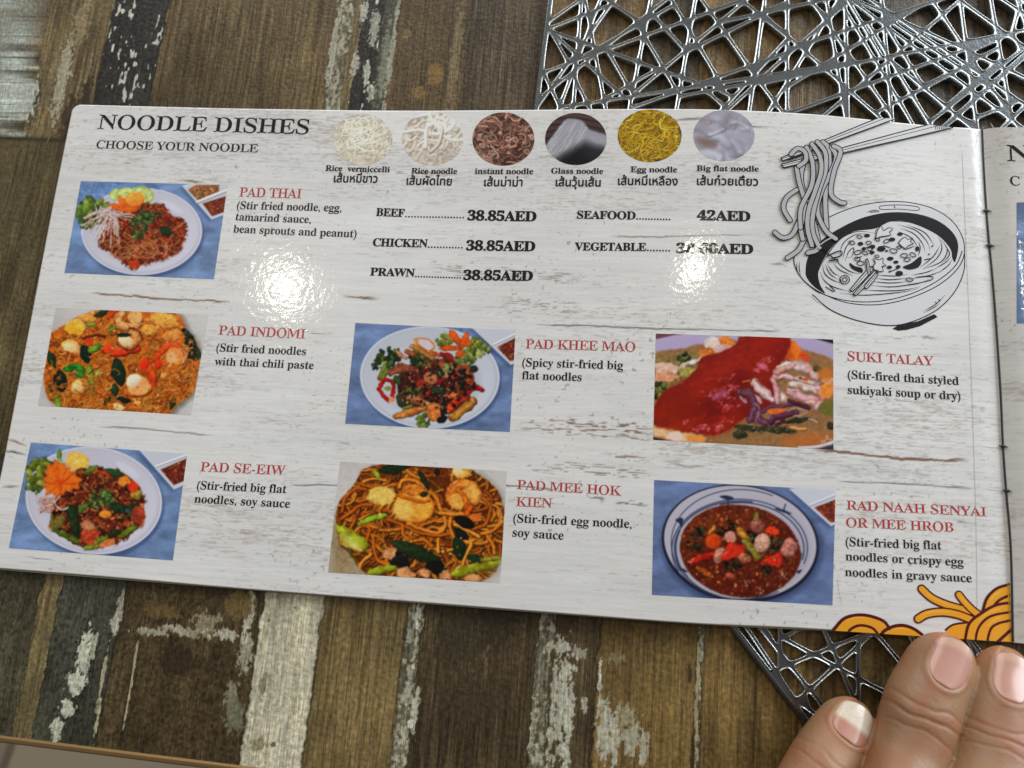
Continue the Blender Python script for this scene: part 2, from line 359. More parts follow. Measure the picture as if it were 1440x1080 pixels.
# ------------------------------------------------------------------ placemat: one moulded sheet of crossing straps
def split(poly, a, d):
    nrm = np.array([-d[1], d[0]]); sd = (poly - a) @ nrm
    L, Rr = [], []
    for i in range(len(poly)):
        p, q, sp, sq = poly[i], poly[(i + 1) % len(poly)], sd[i], sd[(i + 1) % len(poly)]
        (L if sp >= 0 else Rr).append(p)
        if sp * sq < 0:
            x_ = p + (q - p) * (sp / (sp - sq)); L.append(x_); Rr.append(x_)
    return (np.array(L), np.array(Rr)) if len(L) > 2 and len(Rr) > 2 else None
def parea(p): return .5 * np.sum(p[:, 0] * np.roll(p[:, 1], -1) - p[:, 1] * np.roll(p[:, 0], -1))
def inset(poly, w):
    out = poly.copy(); n = len(poly)
    for i in range(n):
        a = poly[i]; e_ = poly[(i + 1) % n] - a; L = np.linalg.norm(e_)
        if L < 1e-9: continue
        nn = np.array([-e_[1], e_[0]]) / L
        sd = (out - a) @ nn - w; res = []
        for k in range(len(out)):
            p, q, sp, sq = out[k], out[(k + 1) % len(out)], sd[k], sd[(k + 1) % len(out)]
            if sp >= 0: res.append(p)
            if sp * sq < 0: res.append(p + (q - p) * (sp / (sp - sq)))
        if len(res) < 3: return None
        out = np.array(res)
    return out
ZA = ("A", 740, 0, 4.0, [(185,610,405,30),(100,412,1200,10),(140,160,500,20),(150,110,300,5),(150,190,560,560),(170,190,960,470),(75,555,790,0),(270,350,850,20),(700,0,590,560),(950,0,845,610),
 (330,0,445,610),(600,100,860,540),(720,95,880,270),(820,10,1110,500),(985,0,1260,390),(1240,0,560,570),(1440,30,860,315),(1340,0,1265,540),(1230,20,1440,190),(1440,310,620,600),(860,545,1440,440),
 (110,440,190,610),(270,440,350,600),(470,310,590,520),(1440,250,1110,610),(1440,335,1200,560),(1260,400,1420,610),(440,560,760,380),(960,470,1110,600),(480,20,600,100),(150,200,250,380),(1000,450,1200,580)])
ZB = ("B", 1080, 0, 4.0, [(105,0,105,640),(430,-40,445,650),(638,0,695,680),(0,110,620,660),(250,20,690,650),(0,60,120,10),(0,410,460,0),(110,310,340,110),(130,275,940,10),(110,490,880,20),(0,465,660,325),(660,325,1440,175),
 (170,620,1290,215),(330,640,1070,10),(620,60,1440,440),(640,90,1230,490),(670,330,1060,655),(570,150,900,690),(930,20,1330,610),(1078,0,1170,710),(1250,0,1375,710),(1370,190,1140,290),(1100,245,1370,190),(870,490,1300,270),
 (600,640,1160,350),(900,695,1440,270),(1000,600,1310,330),(1180,660,1440,560),(1080,10,1400,240),(1310,0,1440,85),(680,180,870,490),(1230,490,1370,620),(1060,655,1160,700),(450,10,640,330),(1370,190,1440,330),(1420,0,1370,190),(220,0,340,110),(480,0,620,60)])
ZC = ("C", 1020, 860, 3.4286, [(160,70,480,470),(280,130,770,390),(320,250,690,100),(470,80,555,270),(555,270,610,400),(640,100,640,390),(400,380,700,110),(720,100,850,255),(262,60,262,210),(190,80,300,270),(100,75,330,420),(330,420,440,500),(890,110,930,220),(360,80,270,130),(380,400,420,520),(770,390,830,330)])
W3 = lambda px, py: at_z(px, py, .0015)[:2]
e_top = W3(775, 0); e_bot = W3(755, 150); dv = _n(e_bot - e_top)
g_top = W3(1036, 886); g_bot = W3(1142, 1022); dg = _n(g_bot - g_top)
mcorner = None
A_ = np.stack([dv, -dg], 1); kk = np.linalg.solve(A_, g_top - e_top); corner = e_top + dv * kk[0]
side = .152
p0 = corner; p1 = corner - dv * side
turn = lambda v, a: np.array([v[0] * math.cos(a) - v[1] * math.sin(a), v[0] * math.sin(a) + v[1] * math.cos(a)])
octo = [corner, corner - dv * side]
d_ = -dv
for k in range(6):
    d_ = turn(d_, -PI / 4); octo.append(octo[-1] + d_ * side)
octo = octo[:8]; octo[7] = corner + dg * side
octo = np.array(octo)
if parea(octo) < 0: octo = octo[::-1]
cells = [octo]
segs = []
for _, ox, oy, zs, L in (ZA, ZB, ZC):
    for (x0, y0, x1, y1) in L: segs.append((W3(ox + x0 / zs, oy + y0 / zs), W3(ox + x1 / zs, oy + y1 / zs)))
rg = random.Random(11); cen = octo.mean(0)
seen = []
for _, ox, oy, zs, L in (ZA, ZB, ZC): seen.append(None)
def in_view(p):                               # regions whose straps were copied from the photograph
    a = W3(770, 165); b_ = W3(1040, 880)
    return p[1] > a[1] - .004 and p[0] < W3(1440, 60)[0] + .006 or p[1] < b_[1] + .004 and p[0] < W3(1280, 900)[0]
for k in range(90):
    a = rg.uniform(0, 2 * PI); p = cen + np.array([rg.uniform(-.19, .19), rg.uniform(-.19, .19)]); L = rg.uniform(.05, .12)
    q = np.array([math.cos(a), math.sin(a)]) * L
    if in_view(p - q) or in_view(p + q) or in_view(p): continue
    segs.append((p - q, p + q))
cuts = [(W3(500, 203), W3(2600, 235)), (W3(500, 858), W3(2200, 893)), (W3(500, -70), W3(2600, -60)), (W3(1560, -900), W3(1640, 1400)), (W3(700, 1130), W3(2200, 1120)), (W3(880, -600), W3(1900, 500)), (W3(820, 640), W3(2400, 300)), (W3(1100, 1000), W3(1180, -700))][:6]
r2 = random.Random(5)
for k in range(9):                           # further thin straps across the upper part
    x0 = r2.uniform(790, 1500); a = r2.uniform(-1.1, 1.1); segs.append((W3(x0 - 110 * math.tan(a), -20), W3(x0 + 110 * math.tan(a), 200)))
for k in range(3): x0 = r2.uniform(700, 1200); y0 = r2.uniform(10, 190); segs.append((W3(x0, y0), W3(x0 + 420, y0 + r2.uniform(-90, 90))))
segs = cuts + segs
for rnd in range(4):
    for a, b_ in segs:
        L = np.linalg.norm(b_ - a); d = (b_ - a) / L; new = []
        for c in cells:
            r = split(c, a, d)
            if r is None: new.append(c); continue
            cut = np.concatenate([r[0], r[1]]); on = cut[np.abs((cut - a) @ np.array([-d[1], d[0]])) < 1e-7]
            t_ = (on - a) @ d; lo, hi = t_.min(), t_.max()
            ov = min(hi, L) - max(lo, 0)
            if hi - lo > .0015 and min(abs(parea(r[0])), abs(parea(r[1]))) > 2e-7 and (ov > .5 * (hi - lo) or (ov > .003 and hi - lo - ov < (.016 if c[:, 1].mean() > YB else .022))): new += [r[0], r[1]]
            else: new.append(c)
        cells = new
mv, mf, mm_ = [], [], []
TOPZ = .0017
inner = inset(octo, .0009)
def resample_to(poly, hole):                  # for each hole vertex the point of the cell border straight out from it
    c = hole.mean(0); out = []
    for h in hole:
        d = h - c; best = None
        for i in range(len(poly)):
            p, q = poly[i], poly[(i + 1) % len(poly)]; e_ = q - p
            den = d[0] * e_[1] - d[1] * e_[0]
            if abs(den) < 1e-15: continue
            w_ = p - c; u = (w_[0] * e_[1] - w_[1] * e_[0]) / den; v = (w_[0] * d[1] - w_[1] * d[0]) / den
            if u > 0 and -1e-6 <= v <= 1 + 1e-6 and (best is None or u < best): best = u
        out.append(c + d * (best or 1))
    return np.array(out)
for c in cells:
    keep = [c[i] for i in range(len(c)) if np.linalg.norm(c[i] - c[i - 1]) > 1e-6]
    if len(keep) < 3: continue
    c = np.array(keep)
    if parea(c) < 0: c = c[::-1]
    HW = .00062 if c[:, 1].mean() > YB + .02 else .00057
    h = inset(c, HW)
    base = len(mv)
    if h is None or abs(parea(h)) < 5e-7:
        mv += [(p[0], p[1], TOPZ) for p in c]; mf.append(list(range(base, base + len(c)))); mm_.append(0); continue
    for _ in range(3):                        # round the corners of the opening
        q = []
        for i in range(len(h)):
            p, n_ = h[i], h[(i + 1) % len(h)]; L = np.linalg.norm(n_ - p); r = min(.25, .00045 / max(L, 1e-9)) if _ == 0 else .25
            q += [p + (n_ - p) * r, n_ - (n_ - p) * r]
        h = np.array(q)
    out = resample_to(c, h); n = len(h); rings = [(out, TOPZ)]
    # corner vertices of the cell are added as fan tips by moving the nearest border point onto them
    used = set()
    for cv in c:
        j = min((k for k in range(n) if k not in used), key=lambda k: np.linalg.norm(out[k] - cv)); out[j] = cv; used.add(j)
    dirs = out - h; dirs /= np.maximum(np.linalg.norm(dirs, axis=1), 1e-9)[:, None]
    nn_ = np.roll(h, -1, 0) - np.roll(h, 1, 0); nn_ = np.stack([nn_[:, 1], -nn_[:, 0]], 1); nn_ /= np.maximum(np.linalg.norm(nn_, axis=1), 1e-9)[:, None]
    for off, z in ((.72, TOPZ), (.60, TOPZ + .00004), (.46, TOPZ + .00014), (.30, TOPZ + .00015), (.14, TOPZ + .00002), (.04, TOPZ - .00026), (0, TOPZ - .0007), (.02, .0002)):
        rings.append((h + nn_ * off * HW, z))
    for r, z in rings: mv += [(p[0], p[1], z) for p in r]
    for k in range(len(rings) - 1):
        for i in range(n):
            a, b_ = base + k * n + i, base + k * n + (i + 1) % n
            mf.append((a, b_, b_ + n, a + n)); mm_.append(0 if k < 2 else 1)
# rim: a flat dark border with rounded outer edge
n = len(octo)
ro = []
for k, (off, z) in enumerate(((0, TOPZ), (-.0003, TOPZ + .0001), (-.0007, TOPZ + .00005), (-.0010, TOPZ - .0004), (-.0011, .0002))):
    q = []
    for i in range(n):
        d1 = _n(octo[i] - octo[i - 1]); d2 = _n(octo[(i + 1) % n] - octo[i]); bis = np.array([-(d1 + d2)[1], (d1 + d2)[0]]); bis = bis / np.linalg.norm(bis)
        q.append(octo[i] + bis * off / math.cos(PI / 8))
    ro.append((q, z))
base = len(mv)
for q, z in ro: mv += [(p[0], p[1], z) for p in q]
for k in range(len(ro) - 1):
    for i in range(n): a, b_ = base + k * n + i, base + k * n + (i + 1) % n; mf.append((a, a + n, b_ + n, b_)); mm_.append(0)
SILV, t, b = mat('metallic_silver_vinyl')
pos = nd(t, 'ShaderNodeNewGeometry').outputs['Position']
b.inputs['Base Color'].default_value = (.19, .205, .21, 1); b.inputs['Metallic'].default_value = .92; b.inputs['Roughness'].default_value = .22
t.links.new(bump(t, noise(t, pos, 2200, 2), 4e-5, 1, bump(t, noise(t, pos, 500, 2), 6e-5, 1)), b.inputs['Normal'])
RIM, t, b = mat('rim_glint_silver'); pos = nd(t, 'ShaderNodeNewGeometry').outputs['Position']  # strap bevels: base colour paler than the flat tops, standing in for edge glints
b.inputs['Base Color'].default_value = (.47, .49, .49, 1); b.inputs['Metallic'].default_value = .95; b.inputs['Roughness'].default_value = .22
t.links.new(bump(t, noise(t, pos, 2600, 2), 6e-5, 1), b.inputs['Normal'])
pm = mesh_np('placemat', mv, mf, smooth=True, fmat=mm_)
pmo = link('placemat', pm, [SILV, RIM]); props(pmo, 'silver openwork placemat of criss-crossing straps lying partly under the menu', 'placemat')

# ------------------------------------------------------------------ menu booklet
menu = bpy.data.objects.new('menu_booklet', None); COL.objects.link(menu)
props(menu, 'open laminated noodle menu with dish photos on a whitewashed plank background', 'menu')
def edge_pts(px): return P(np.array(px, float)[:, 0], np.array(px, float)[:, 1])[:, :2]
topE = edge_pts([(103, 147), (300, 152), (480, 155), (640, 155.5), (800, 154), (960, 153.5), (1080, 157), (1200, 166), (1300, 176), (1381, 182)])
botE = edge_pts([(-28, 797), (160, 812), (320, 826), (480, 838.5), (720, 857), (960, 875.5), (1100, 882), (1220, 889), (1320, 895.5), (1423, 903)])
lefE = edge_pts([(-28, 797), (0, 673), (26, 540), (78, 270), (103, 147)])
rigE = edge_pts([(1423, 903), (1421.7, 773), (1414, 690), (1406, 540), (1396.7, 410), (1386.7, 297), (1381, 182)])
def along(c, n):
    c = spline(c, 12); L = np.concatenate([[0], np.cumsum(np.linalg.norm(np.diff(c, axis=0), axis=1))]); L /= L[-1]
    u = np.linspace(0, 1, n); return np.stack([np.interp(u, L, c[:, k]) for k in (0, 1)], -1)
def sheet(nx, ny, tp, bt, lf, rt, corner=None):
    T_, B_, L_, R_ = along(tp, nx), along(bt, nx), along(lf, ny), along(rt, ny)
    a = np.linspace(0, 1, nx)[None, :, None]; b_ = np.linspace(0, 1, ny)[:, None, None]
    aa = np.broadcast_to(a, (ny, nx, 1)).copy(); bb = np.broadcast_to(b_, (ny, nx, 1)).copy()
    if corner:                                # round the far left corner
        ra, rb = corner
        x_ = (ra - aa) / ra; y_ = (bb - (1 - rb)) / rb; k = (x_ > 0) & (y_ > 0)
        xn = np.where(k, x_ * np.sqrt(np.maximum(1 - y_ ** 2 / 2, 0)), x_); yn = np.where(k, y_ * np.sqrt(np.maximum(1 - x_ ** 2 / 2, 0)), y_)
        aa = np.where(k, ra - xn * ra, aa); bb = np.where(k, 1 - rb + yn * rb, bb)
    def ev(C, u):
        f = u[..., 0] * (len(C) - 1); i = np.clip(f.astype(int), 0, len(C) - 2); w_ = (f - i)[..., None]; return C[i] * (1 - w_) + C[i + 1] * w_
    xy = ev(B_, aa) * (1 - bb) + ev(T_, aa) * bb + ev(L_, bb) * (1 - aa) + ev(R_, bb) * aa
    xy -= (1 - aa) * (1 - bb) * B_[0] + aa * (1 - bb) * B_[-1] + (1 - aa) * bb * T_[0] + aa * bb * T_[-1]
    return xy
NX, NY = 900, 460
XY = sheet(NX, NY, topE, botE, lefE, rigE, (.010, .018))
def page_print(XY, seed=0, cracks=()):
    X = (XY[..., 0] * 1000).ravel(); Y = (XY[..., 1] * 1000).ravel()
    c = np.tile(np.array((215., 214., 212.)), (len(X), 1))
    big = fbm(X / 45, Y / 14, seed + 1, 3); c *= (1 + .085 * (big - .5))[:, None]
    c += ((fbm(X / 18, Y / .9, seed + 3, 3) - .5) * 13)[:, None]
    clus = fbm(X / 34, Y / 9, seed + 12, 3)
    f1 = fbm(X / 4.2, Y / .21, seed + 21, 3); f2 = fbm(X / 1.8, Y / .24, seed + 35, 3)
    k1 = sm(.64, .80, f1 + (clus - .5) * .50) ; k2 = sm(.69, .82, f2 + (clus - .5) * .60)
    brownish = sm(.5, .62, fbm(X / 30, Y / 8, seed + 44, 2))[:, None]
    dark = np.array((126., 122., 114.)) * (1 - brownish) + np.array((124., 100., 84.)) * brownish
    al = np.clip(k1 * .18 + k2 * .24, 0, .4)[:, None]; c = c * (1 - al) + dark * al
    dots = sm(.90, .94, vn(X / .75, Y / .6, seed + 60)) * sm(.55, .7, fbm(X / 20, Y / 14, seed + 71, 2)); c = c * (1 - .22 * dots)[:, None]
    for pts, w, cc, ragg in cracks:
        q = spline(edge_pts(pts) * 1000, 6); x0, y0 = q.min(0) - 2; x1, y1 = q.max(0) + 2
        k = np.where((X > x0) & (X < x1) & (Y > y0) & (Y < y1))[0]
        if not len(k): continue
        yy = np.interp(X[k], q[:, 0], q[:, 1]); fade = np.clip(np.minimum(X[k] - q[0, 0], q[-1, 0] - X[k]) / 4, 0, 1)
        d = np.abs(Y[k] - yy + (fbm(X[k] / 1.5, X[k] * 0, 5, 3) - .5) * .5 * ragg)
        wl = w * (.4 + 1.2 * fbm(X[k] / 4, Y[k] * 0, 9, 2))
        a = np.clip((wl - d) / .22 + .5, 0, 1) * fade * .85
        if ragg > 1.5: a *= sm(.50, .66, fbm(X[k] / 2.5, Y[k] / .2, 15, 3)) * .62
        c[k] = c[k] * (1 - a[:, None]) + np.array(cc, float) * a[:, None]
    return lin(c, ALB)
BR, GY, DK = (112, 80, 62), (120, 118, 112), (70, 64, 60)
CRACKS = [([(124, 412), (180, 416), (240, 421), (330, 424)], .22, (120, 92, 66), 1), ([(136, 600), (190, 602), (240, 607), (306, 613)], .16, GY, .6), ([(403, 683), (440, 682), (560, 683), (712, 683), (790, 690)], .12, DK, .5),
 ([(753, 457), (820, 458), (920, 462), (1100, 466)], .12, DK, .6), ([(1140, 632), (1200, 637), (1270, 645), (1365, 648)], .34, BR, 1.2), ([(1173, 677), (1240, 679), (1300, 682), (1372, 687)], .12, DK, .5),
 ([(727, 600), (800, 602), (860, 606), (925, 611)], 1.5, BR, 2), ([(780, 594), (850, 600), (920, 604)], .9, BR, 2), ([(773, 656), (850, 661), (919, 668)], 1.0, BR, 2), ([(840, 640), (919, 647)], .6, BR, 2), ([(800, 690), (860, 704), (919, 712)], .35, DK, 2),
 ([(720, 655), (780, 662), (919, 670)], .5, GY, 2), ([(5, 615), (40, 628)], .25, BR, 1), ([(0, 632), (40, 640)], .25, DK, 1), ([(0, 685), (30, 684)], .3, BR, 1), ([(250, 253), (290, 257)], .35, (124, 108, 76), 1), ([(170, 229), (188, 229)], .2, DK, 1),
 ([(470, 210), (560, 212)], .14, GY, 1), ([(750, 220), (860, 222)], .14, GY, 1), ([(855, 332), (920, 333), (1060, 330)], .14, GY, .8), ([(700, 425), (760, 430), (820, 434)], 1.4, GY, 2), ([(480, 416), (535, 421)], .3, BR, 1), ([(600, 375), (700, 385), (820, 392)], 1.2, GY, 2),
 ([(1000, 172), (1080, 180)], .3, GY, 1.2), ([(1080, 330), (1120, 335)], .2, DK, 1.2), ([(1080, 370), (1110, 374)], .2, DK, 1.2), ([(1190, 560), (1330, 568)], .5, GY, 2), ([(1340, 730), (1360, 738)], .2, DK, 1.),
 ([(1185, 470), (1330, 476)], .4, GY, 2), ([(940, 170), (1000, 165)], .3, GY, 1.2), ([(420, 465), (470, 470)], .5, BR, 1.6), ([(330, 300), (420, 305)], .2, GY, 2), ([(520, 240), (640, 244)], .8, GY, 2), ([(60, 360), (100, 362)], .4, GY, 2),
 ([(930, 650), (1000, 655)], .7, GY, 2), ([(340, 748), (372, 752)], .4, BR, 1.6), ([(30, 782), (80, 789)], .15, GY, 1.)]
pc = page_print(XY, 0, CRACKS)
def paper_mesh(name, XY, col, nz=.0006):
    ny, nx = XY.shape[:2]; V = on_paper(XY, 0).reshape(-1, 3); fc = [tuple(f) for f in ()]
    i = np.arange(ny * nx).reshape(ny, nx); loop = np.concatenate([i[0, :-1], i[:-1, -1], i[-1, :0:-1], i[:0:-1, 0]])
    low = V[loop].copy(); low[:, 2] -= nz
    b0 = len(V); n = len(loop); k = np.arange(n); k2 = (k + 1) % n
    sk = np.stack([loop[k], b0 + k, b0 + k2, loop[k2]], 1)
    F_ = np.concatenate([gridf(ny, nx), sk]); col = np.concatenate([col, np.clip(col[loop] * .92, 0, 1)])
    return mesh_np(name, np.concatenate([V, low]), F_, col, smooth=False)
page = link('page', paper_mesh('page', XY, pc), PAGE, menu)
page.data.polygons.foreach_set('use_smooth', np.concatenate([np.ones((NX - 1) * (NY - 1), bool), np.zeros(len(page.data.polygons) - (NX - 1) * (NY - 1), bool)]))
# leaf under the open page, a touch wider at the left and lower edge
XY2 = sheet(60, 40, edge_pts([(101, 147.5), (480, 157), (960, 157), (1200, 172), (1381, 186)]), edge_pts([(-30.5, 799.5), (480, 840.5), (960, 877), (1220, 890.5), (1423, 904)]), edge_pts([(-30.5, 799.5), (24, 540), (101, 147.5)]), edge_pts([(1423, 904), (1406, 540), (1381, 186)]), (.010, .018))
V2 = on_paper(XY2, -.0008)
link('leaf_below', mesh_np('leaf_below', V2, gridf(40, 60), np.tile(lin((190, 176, 150)), (2400, 1)), smooth=True), PRINT, menu)
fT = edge_pts([(1381, 182), (1395, 180), (1440, 179), (1520, 181), (1900, 196)]); fB = edge_pts([(1423, 903), (1440, 905), (1520, 911), (2000, 950)])
fXY = sheet(360, 300, fT, fB, rigE, edge_pts([(2000, 950), (1900, 196)]))
face = link('facing_page', paper_mesh('facing_page', fXY, page_print(fXY, 140)), PAGE, menu, 'facing page rising from the stitched spine, mostly out of frame')

# ------------------------------------------------------------------ printed lettering
def serif(s):
    o = ''
    for c in s:
        if 'A' <= c <= 'Z': o += chr(0x1D400 + ord(c) - 65)
        elif 'a' <= c <= 'z': o += chr(0x1D41A + ord(c) - 97)
        elif '0' <= c <= '9': o += chr(0x1D7CE + ord(c) - 48)
        else: o += c
    return o
dg_ = bpy.context.evaluated_depsgraph_get()
def outlines(text):
    cu = bpy.data.curves.new('tmp', 'FONT'); cu.body = text
    ob = bpy.data.objects.new('tmp', cu); COL.objects.link(ob); bpy.context.view_layer.update()
    dgr = bpy.context.evaluated_depsgraph_get(); c2 = ob.evaluated_get(dgr).to_curve(dgr)
    res = []
    for sp in c2.splines:
        pts = []
        if sp.type == 'BEZIER':
            bp = sp.bezier_points; n = len(bp)
            for i in range(n):
                p, q = bp[i], bp[(i + 1) % n]
                straight = (p.handle_right - p.co).cross(q.co - p.co).length < 1e-5 and (q.handle_left - q.co).cross(q.co - p.co).length < 1e-5
                if straight: pts.append(p.co.copy())
                else: pts += geometry.interpolate_bezier(p.co, p.handle_right, q.handle_left, q.co, 5)[:-1]
        else: pts = [Vector(p.co[:3]) for p in sp.points]
        a = np.array([(p[0], p[1]) for p in pts])
        if len(a) > 2:
            keep = np.linalg.norm(a - np.roll(a, 1, 0), axis=1) > 1e-5; a = a[keep]
            if len(a) > 2: res.append(a)
    ob.evaluated_get(dgr).to_curve_clear(); bpy.data.objects.remove(ob); bpy.data.curves.remove(cu)
    return res
def inside(p, poly):
    x_, y_ = p; a = poly; b_ = np.roll(poly, -1, 0)
    k = ((a[:, 1] > y_) != (b_[:, 1] > y_)) & (x_ < (b_[:, 0] - a[:, 0]) * (y_ - a[:, 1]) / (b_[:, 1] - a[:, 1] + 1e-12) + a[:, 0])
    return k.sum() % 2 == 1
CAPH = {}
def caph(kind):
    if kind not in CAPH:
        o = np.concatenate(outlines(serif('H') if kind == 'serif' else '\u0e19')); CAPH[kind] = o[:, 1].max()
    return CAPH[kind]
EPS_T = 5.5e-5
def within(a, o):                             # contour a lies inside contour o
    if (a.min(0) < o.min(0) - 1e-6).any() or (a.max(0) > o.max(0) + 1e-6).any(): return False
    c = a[len(a) // 3] * .999 + a.mean(0) * .001 + np.array([1.3e-5, 1.7e-5])
    return bool(inside(c, o))
class Ink:                                    # gathers glyphs of one block into one mesh
    def __init__(s): s.v = []; s.f = []
    def line(s, text, x0, y0, x1, y1, cap, kind='serif', ax=.012, by=.012, lo=.022, kk=.72, wide=1.05):
        out = outlines(serif(text) if kind == 'serif' else text)
        big = max(out, key=lambda a: abs(parea(a))); sg = np.sign(parea(big))
        allp = np.concatenate(out); mn, mx_ = allp[:, 0].min(), allp[:, 0].max()
        p0, p1 = P(np.array([x0, x1]), np.array([y0, y1]))[:, :2]
        du = (p1 - p0) / (mx_ - mn)
        # letter height: the page's own upward direction at this line
        pu = P(np.array(((x0 + x1) / 2,)), np.array(((y0 + y1) / 2,)))[0, :2]; pv_ = P(np.array(((x0 + x1) / 2 + (1084 - (x0 + x1) / 2) * cap / 5600,)), np.array(((y0 + y1) / 2 - cap,)))[0, :2]
        dv_ = (pv_ - pu) / caph('serif' if kind == 'serif' else 'thai')
        if kind == 'serif':                   # nesting depth tells ink from counter
            dep = [sum(within(a, o_) for o_ in out if o_ is not a) % 2 for a in out]
            out = [(a if parea(a) > 0 else a[::-1]) if d_ == 0 else (a if parea(a) < 0 else a[::-1]) for a, d_ in zip(out, dep)]; sg = 1
        outer = [a for a in out if np.sign(parea(a)) == sg]; holes = [a for a in out if np.sign(parea(a)) != sg]
        use = [[o] for o in outer]
        for h in holes:
            best = None
            for k, o in enumerate(outer):
                if within(h, o) and (best is None or abs(parea(o)) < abs(parea(outer[best]))): best = k
            if best is not None: use[best].append(h)
        for gi, loops in enumerate(use):
            ll = []
            if kind == 'serif':
                dn = []
                for a in loops:
                    q = []
                    for i in range(len(a)):
                        e_ = a[(i + 1) % len(a)] - a[i]; n_ = max(1, int(np.linalg.norm(e_) / .03)); q += [a[i] + e_ * k / n_ for k in range(n_)]
                    dn.append(np.array(q))
                loops = dn
            A_ = np.concatenate(loops); B_ = np.concatenate([np.roll(a, -1, 0) for a in loops]); E_ = B_ - A_
            gx = (np.concatenate(loops)[:, 0].min() + np.concatenate(loops)[:, 0].max()) / 2
            for a in loops:
                tg = np.roll(a, -1, 0) - np.roll(a, 1, 0); tg /= np.maximum(np.linalg.norm(tg, axis=1), 1e-9)[:, None]
                nn = np.stack([tg[:, 1], -tg[:, 0]], 1) * sg
                if kind == 'serif':           # even out thick and thin strokes: new thickness = lo + k * thickness
                    o_ = a - nn * 1e-4; den = -nn[:, None, 0] * E_[None, :, 1] + nn[:, None, 1] * E_[None, :, 0]
                    w_ = A_[None] - o_[:, None]; den = np.where(np.abs(den) < 1e-12, 1e-12, den)
                    t_ = (w_[..., 0] * E_[None, :, 1] - w_[..., 1] * E_[None, :, 0]) / den; u_ = (w_[..., 0] * -nn[:, None, 1] + w_[..., 1] * nn[:, None, 0]) / den
                    t_ = np.where((t_ > 1e-4) & (u_ >= -1e-6) & (u_ <= 1 + 1e-6), t_, 9).min(1); t_ = np.clip(t_, .01, .17)
                    t_ = (np.roll(t_, 1) + np.roll(t_, -1) + 2 * t_) / 4
                    q = a + nn * np.clip((lo + kk * t_ - t_) / 2, -.03, .03)[:, None]
                    q[:, 0] = gx + (q[:, 0] - gx) * wide; ll.append(q)
                else: ll.append(a + nn * np.array([-ax, by]))
            ed, vv = [], []
            for a in ll: n_ = len(vv); vv += [Vector((float(p[0]) * 10, float(p[1]) * 10)) for p in a]; ed += [(n_ + i, n_ + (i + 1) % len(a)) for i in range(len(a))]
            vo_, _, fo_, _, _, _ = geometry.delaunay_2d_cdt(vv, ed, [], 0, 1e-6)
            flat = np.array([(v.x, v.y) for v in vo_]) / 10; q = p0 + (flat[:, :1] - mn) * du + flat[:, 1:] * dv_
            base = len(s.v); V = on_paper(q, EPS_T + (gi % 5) * 1.5e-6); s.v += [tuple(v) for v in V]
            s.f += [tuple(base + i for i in f) for f in fo_ if sum(inside(flat[list(f)].mean(0), a) for a in ll) % 2]
        return s
    def dots(s, x0, y0, x1, y1, n, r):
        p = P(np.linspace(x0, x1, n), np.linspace(y0, y1, n))[:, :2]
        for q in p:
            base = len(s.v); ang = np.arange(10) * 2 * PI / 10
            s.v += [tuple(v) for v in on_paper(q + r * np.stack([np.cos(ang), np.sin(ang)], 1), EPS_T)]; s.f.append(tuple(range(base, base + 10)))
        return s
    def make(s, name, mt, parent=None, label=None):
        me = bpy.data.meshes.new(name); me.from_pydata(s.v, [], s.f); me.update()
        bm = bmesh.new(); bm.from_mesh(me)
        for f in bm.faces: f.normal_update()
        for f in [f for f in bm.faces if f.normal.z < 0]: f.normal_flip()
        bm.to_mesh(me); bm.free()
        return link(name, me, mt, parent or page, label)
MED = dict(lo=.024, kk=.74); BLD = dict(lo=.03, kk=.95); HEAD = dict(lo=.024, kk=.62, wide=1.07)
Ink().line('NOODLE DISHES', 138, 181.2, 433.5, 188.8, 20.5, **HEAD).make('heading', INK)
Ink().line('CHOOSE YOUR NOODLE', 135, 208.6, 362, 214.2, 11.3, **HEAD).make('subheading', INK)
DISH = [('PAD THAI', [(336.5, 276.6, 423.5, 279)], [('(Stir fried noodle, egg,', 333, 293.8, 480, 297.6), ('tamarind sauce,', 331, 309.8, 437, 313.8), ('bean sprouts and peanut)', 328, 327, 501, 334)], 10.8),
 ('PAD INDOMI', [(307.3, 470.7, 429, 476.2)], [('(Stir fried noodles', 304, 494, 430, 499.5), ('with thai chili paste', 301.7, 513.3, 440.7, 519.2)], 11.2),
 ('PAD SE-EIW', [(281.7, 662.7, 400, 668)], [('(Stir-fried big flat', 276.7, 687.7, 402.3, 693.5), ('noodles, soy sauce', 273.3, 706.7, 407.3, 714)], 11.7),
 ('PAD KHEE MAO', [(739.3, 490, 893.3, 494.5)], [('(Spicy stir-fried big', 734.3, 515, 876, 519.5), ('flat noodles', 734, 533.3, 817.7, 536)], 11.6),
 ('PAD MEE HOK|KIEN', [(727.3, 687.7, 873.3, 697), (726, 711.7, 775.7, 714)], [('(Stir-fried egg noodle,', 721.7, 734.3, 888.3, 742.6), ('soy sauce', 720.7, 754.3, 792.3, 759)], 12.2),
 ('SUKI TALAY', [(1192.3, 507.3, 1312.7, 514.3)], [('(Stir-fired thai styled', 1192.3, 532.3, 1348.3, 541.5), ('sukiyaki soup or dry)', 1192.3, 553.6, 1350.7, 562.5)], 11.8),
 ('RAD NAAH SENYAI|OR MEE HROB', [(1190.7, 716.7, 1387.3, 726.3), (1190, 741, 1341, 748)], [('(Stir-fried big flat', 1189.3, 767.7, 1324, 773), ('noodles or crispy egg', 1189.3, 787.9, 1355, 796.2), ('noodles in gravy sauce', 1188.6, 810, 1366.5, 819)], 12.3)]
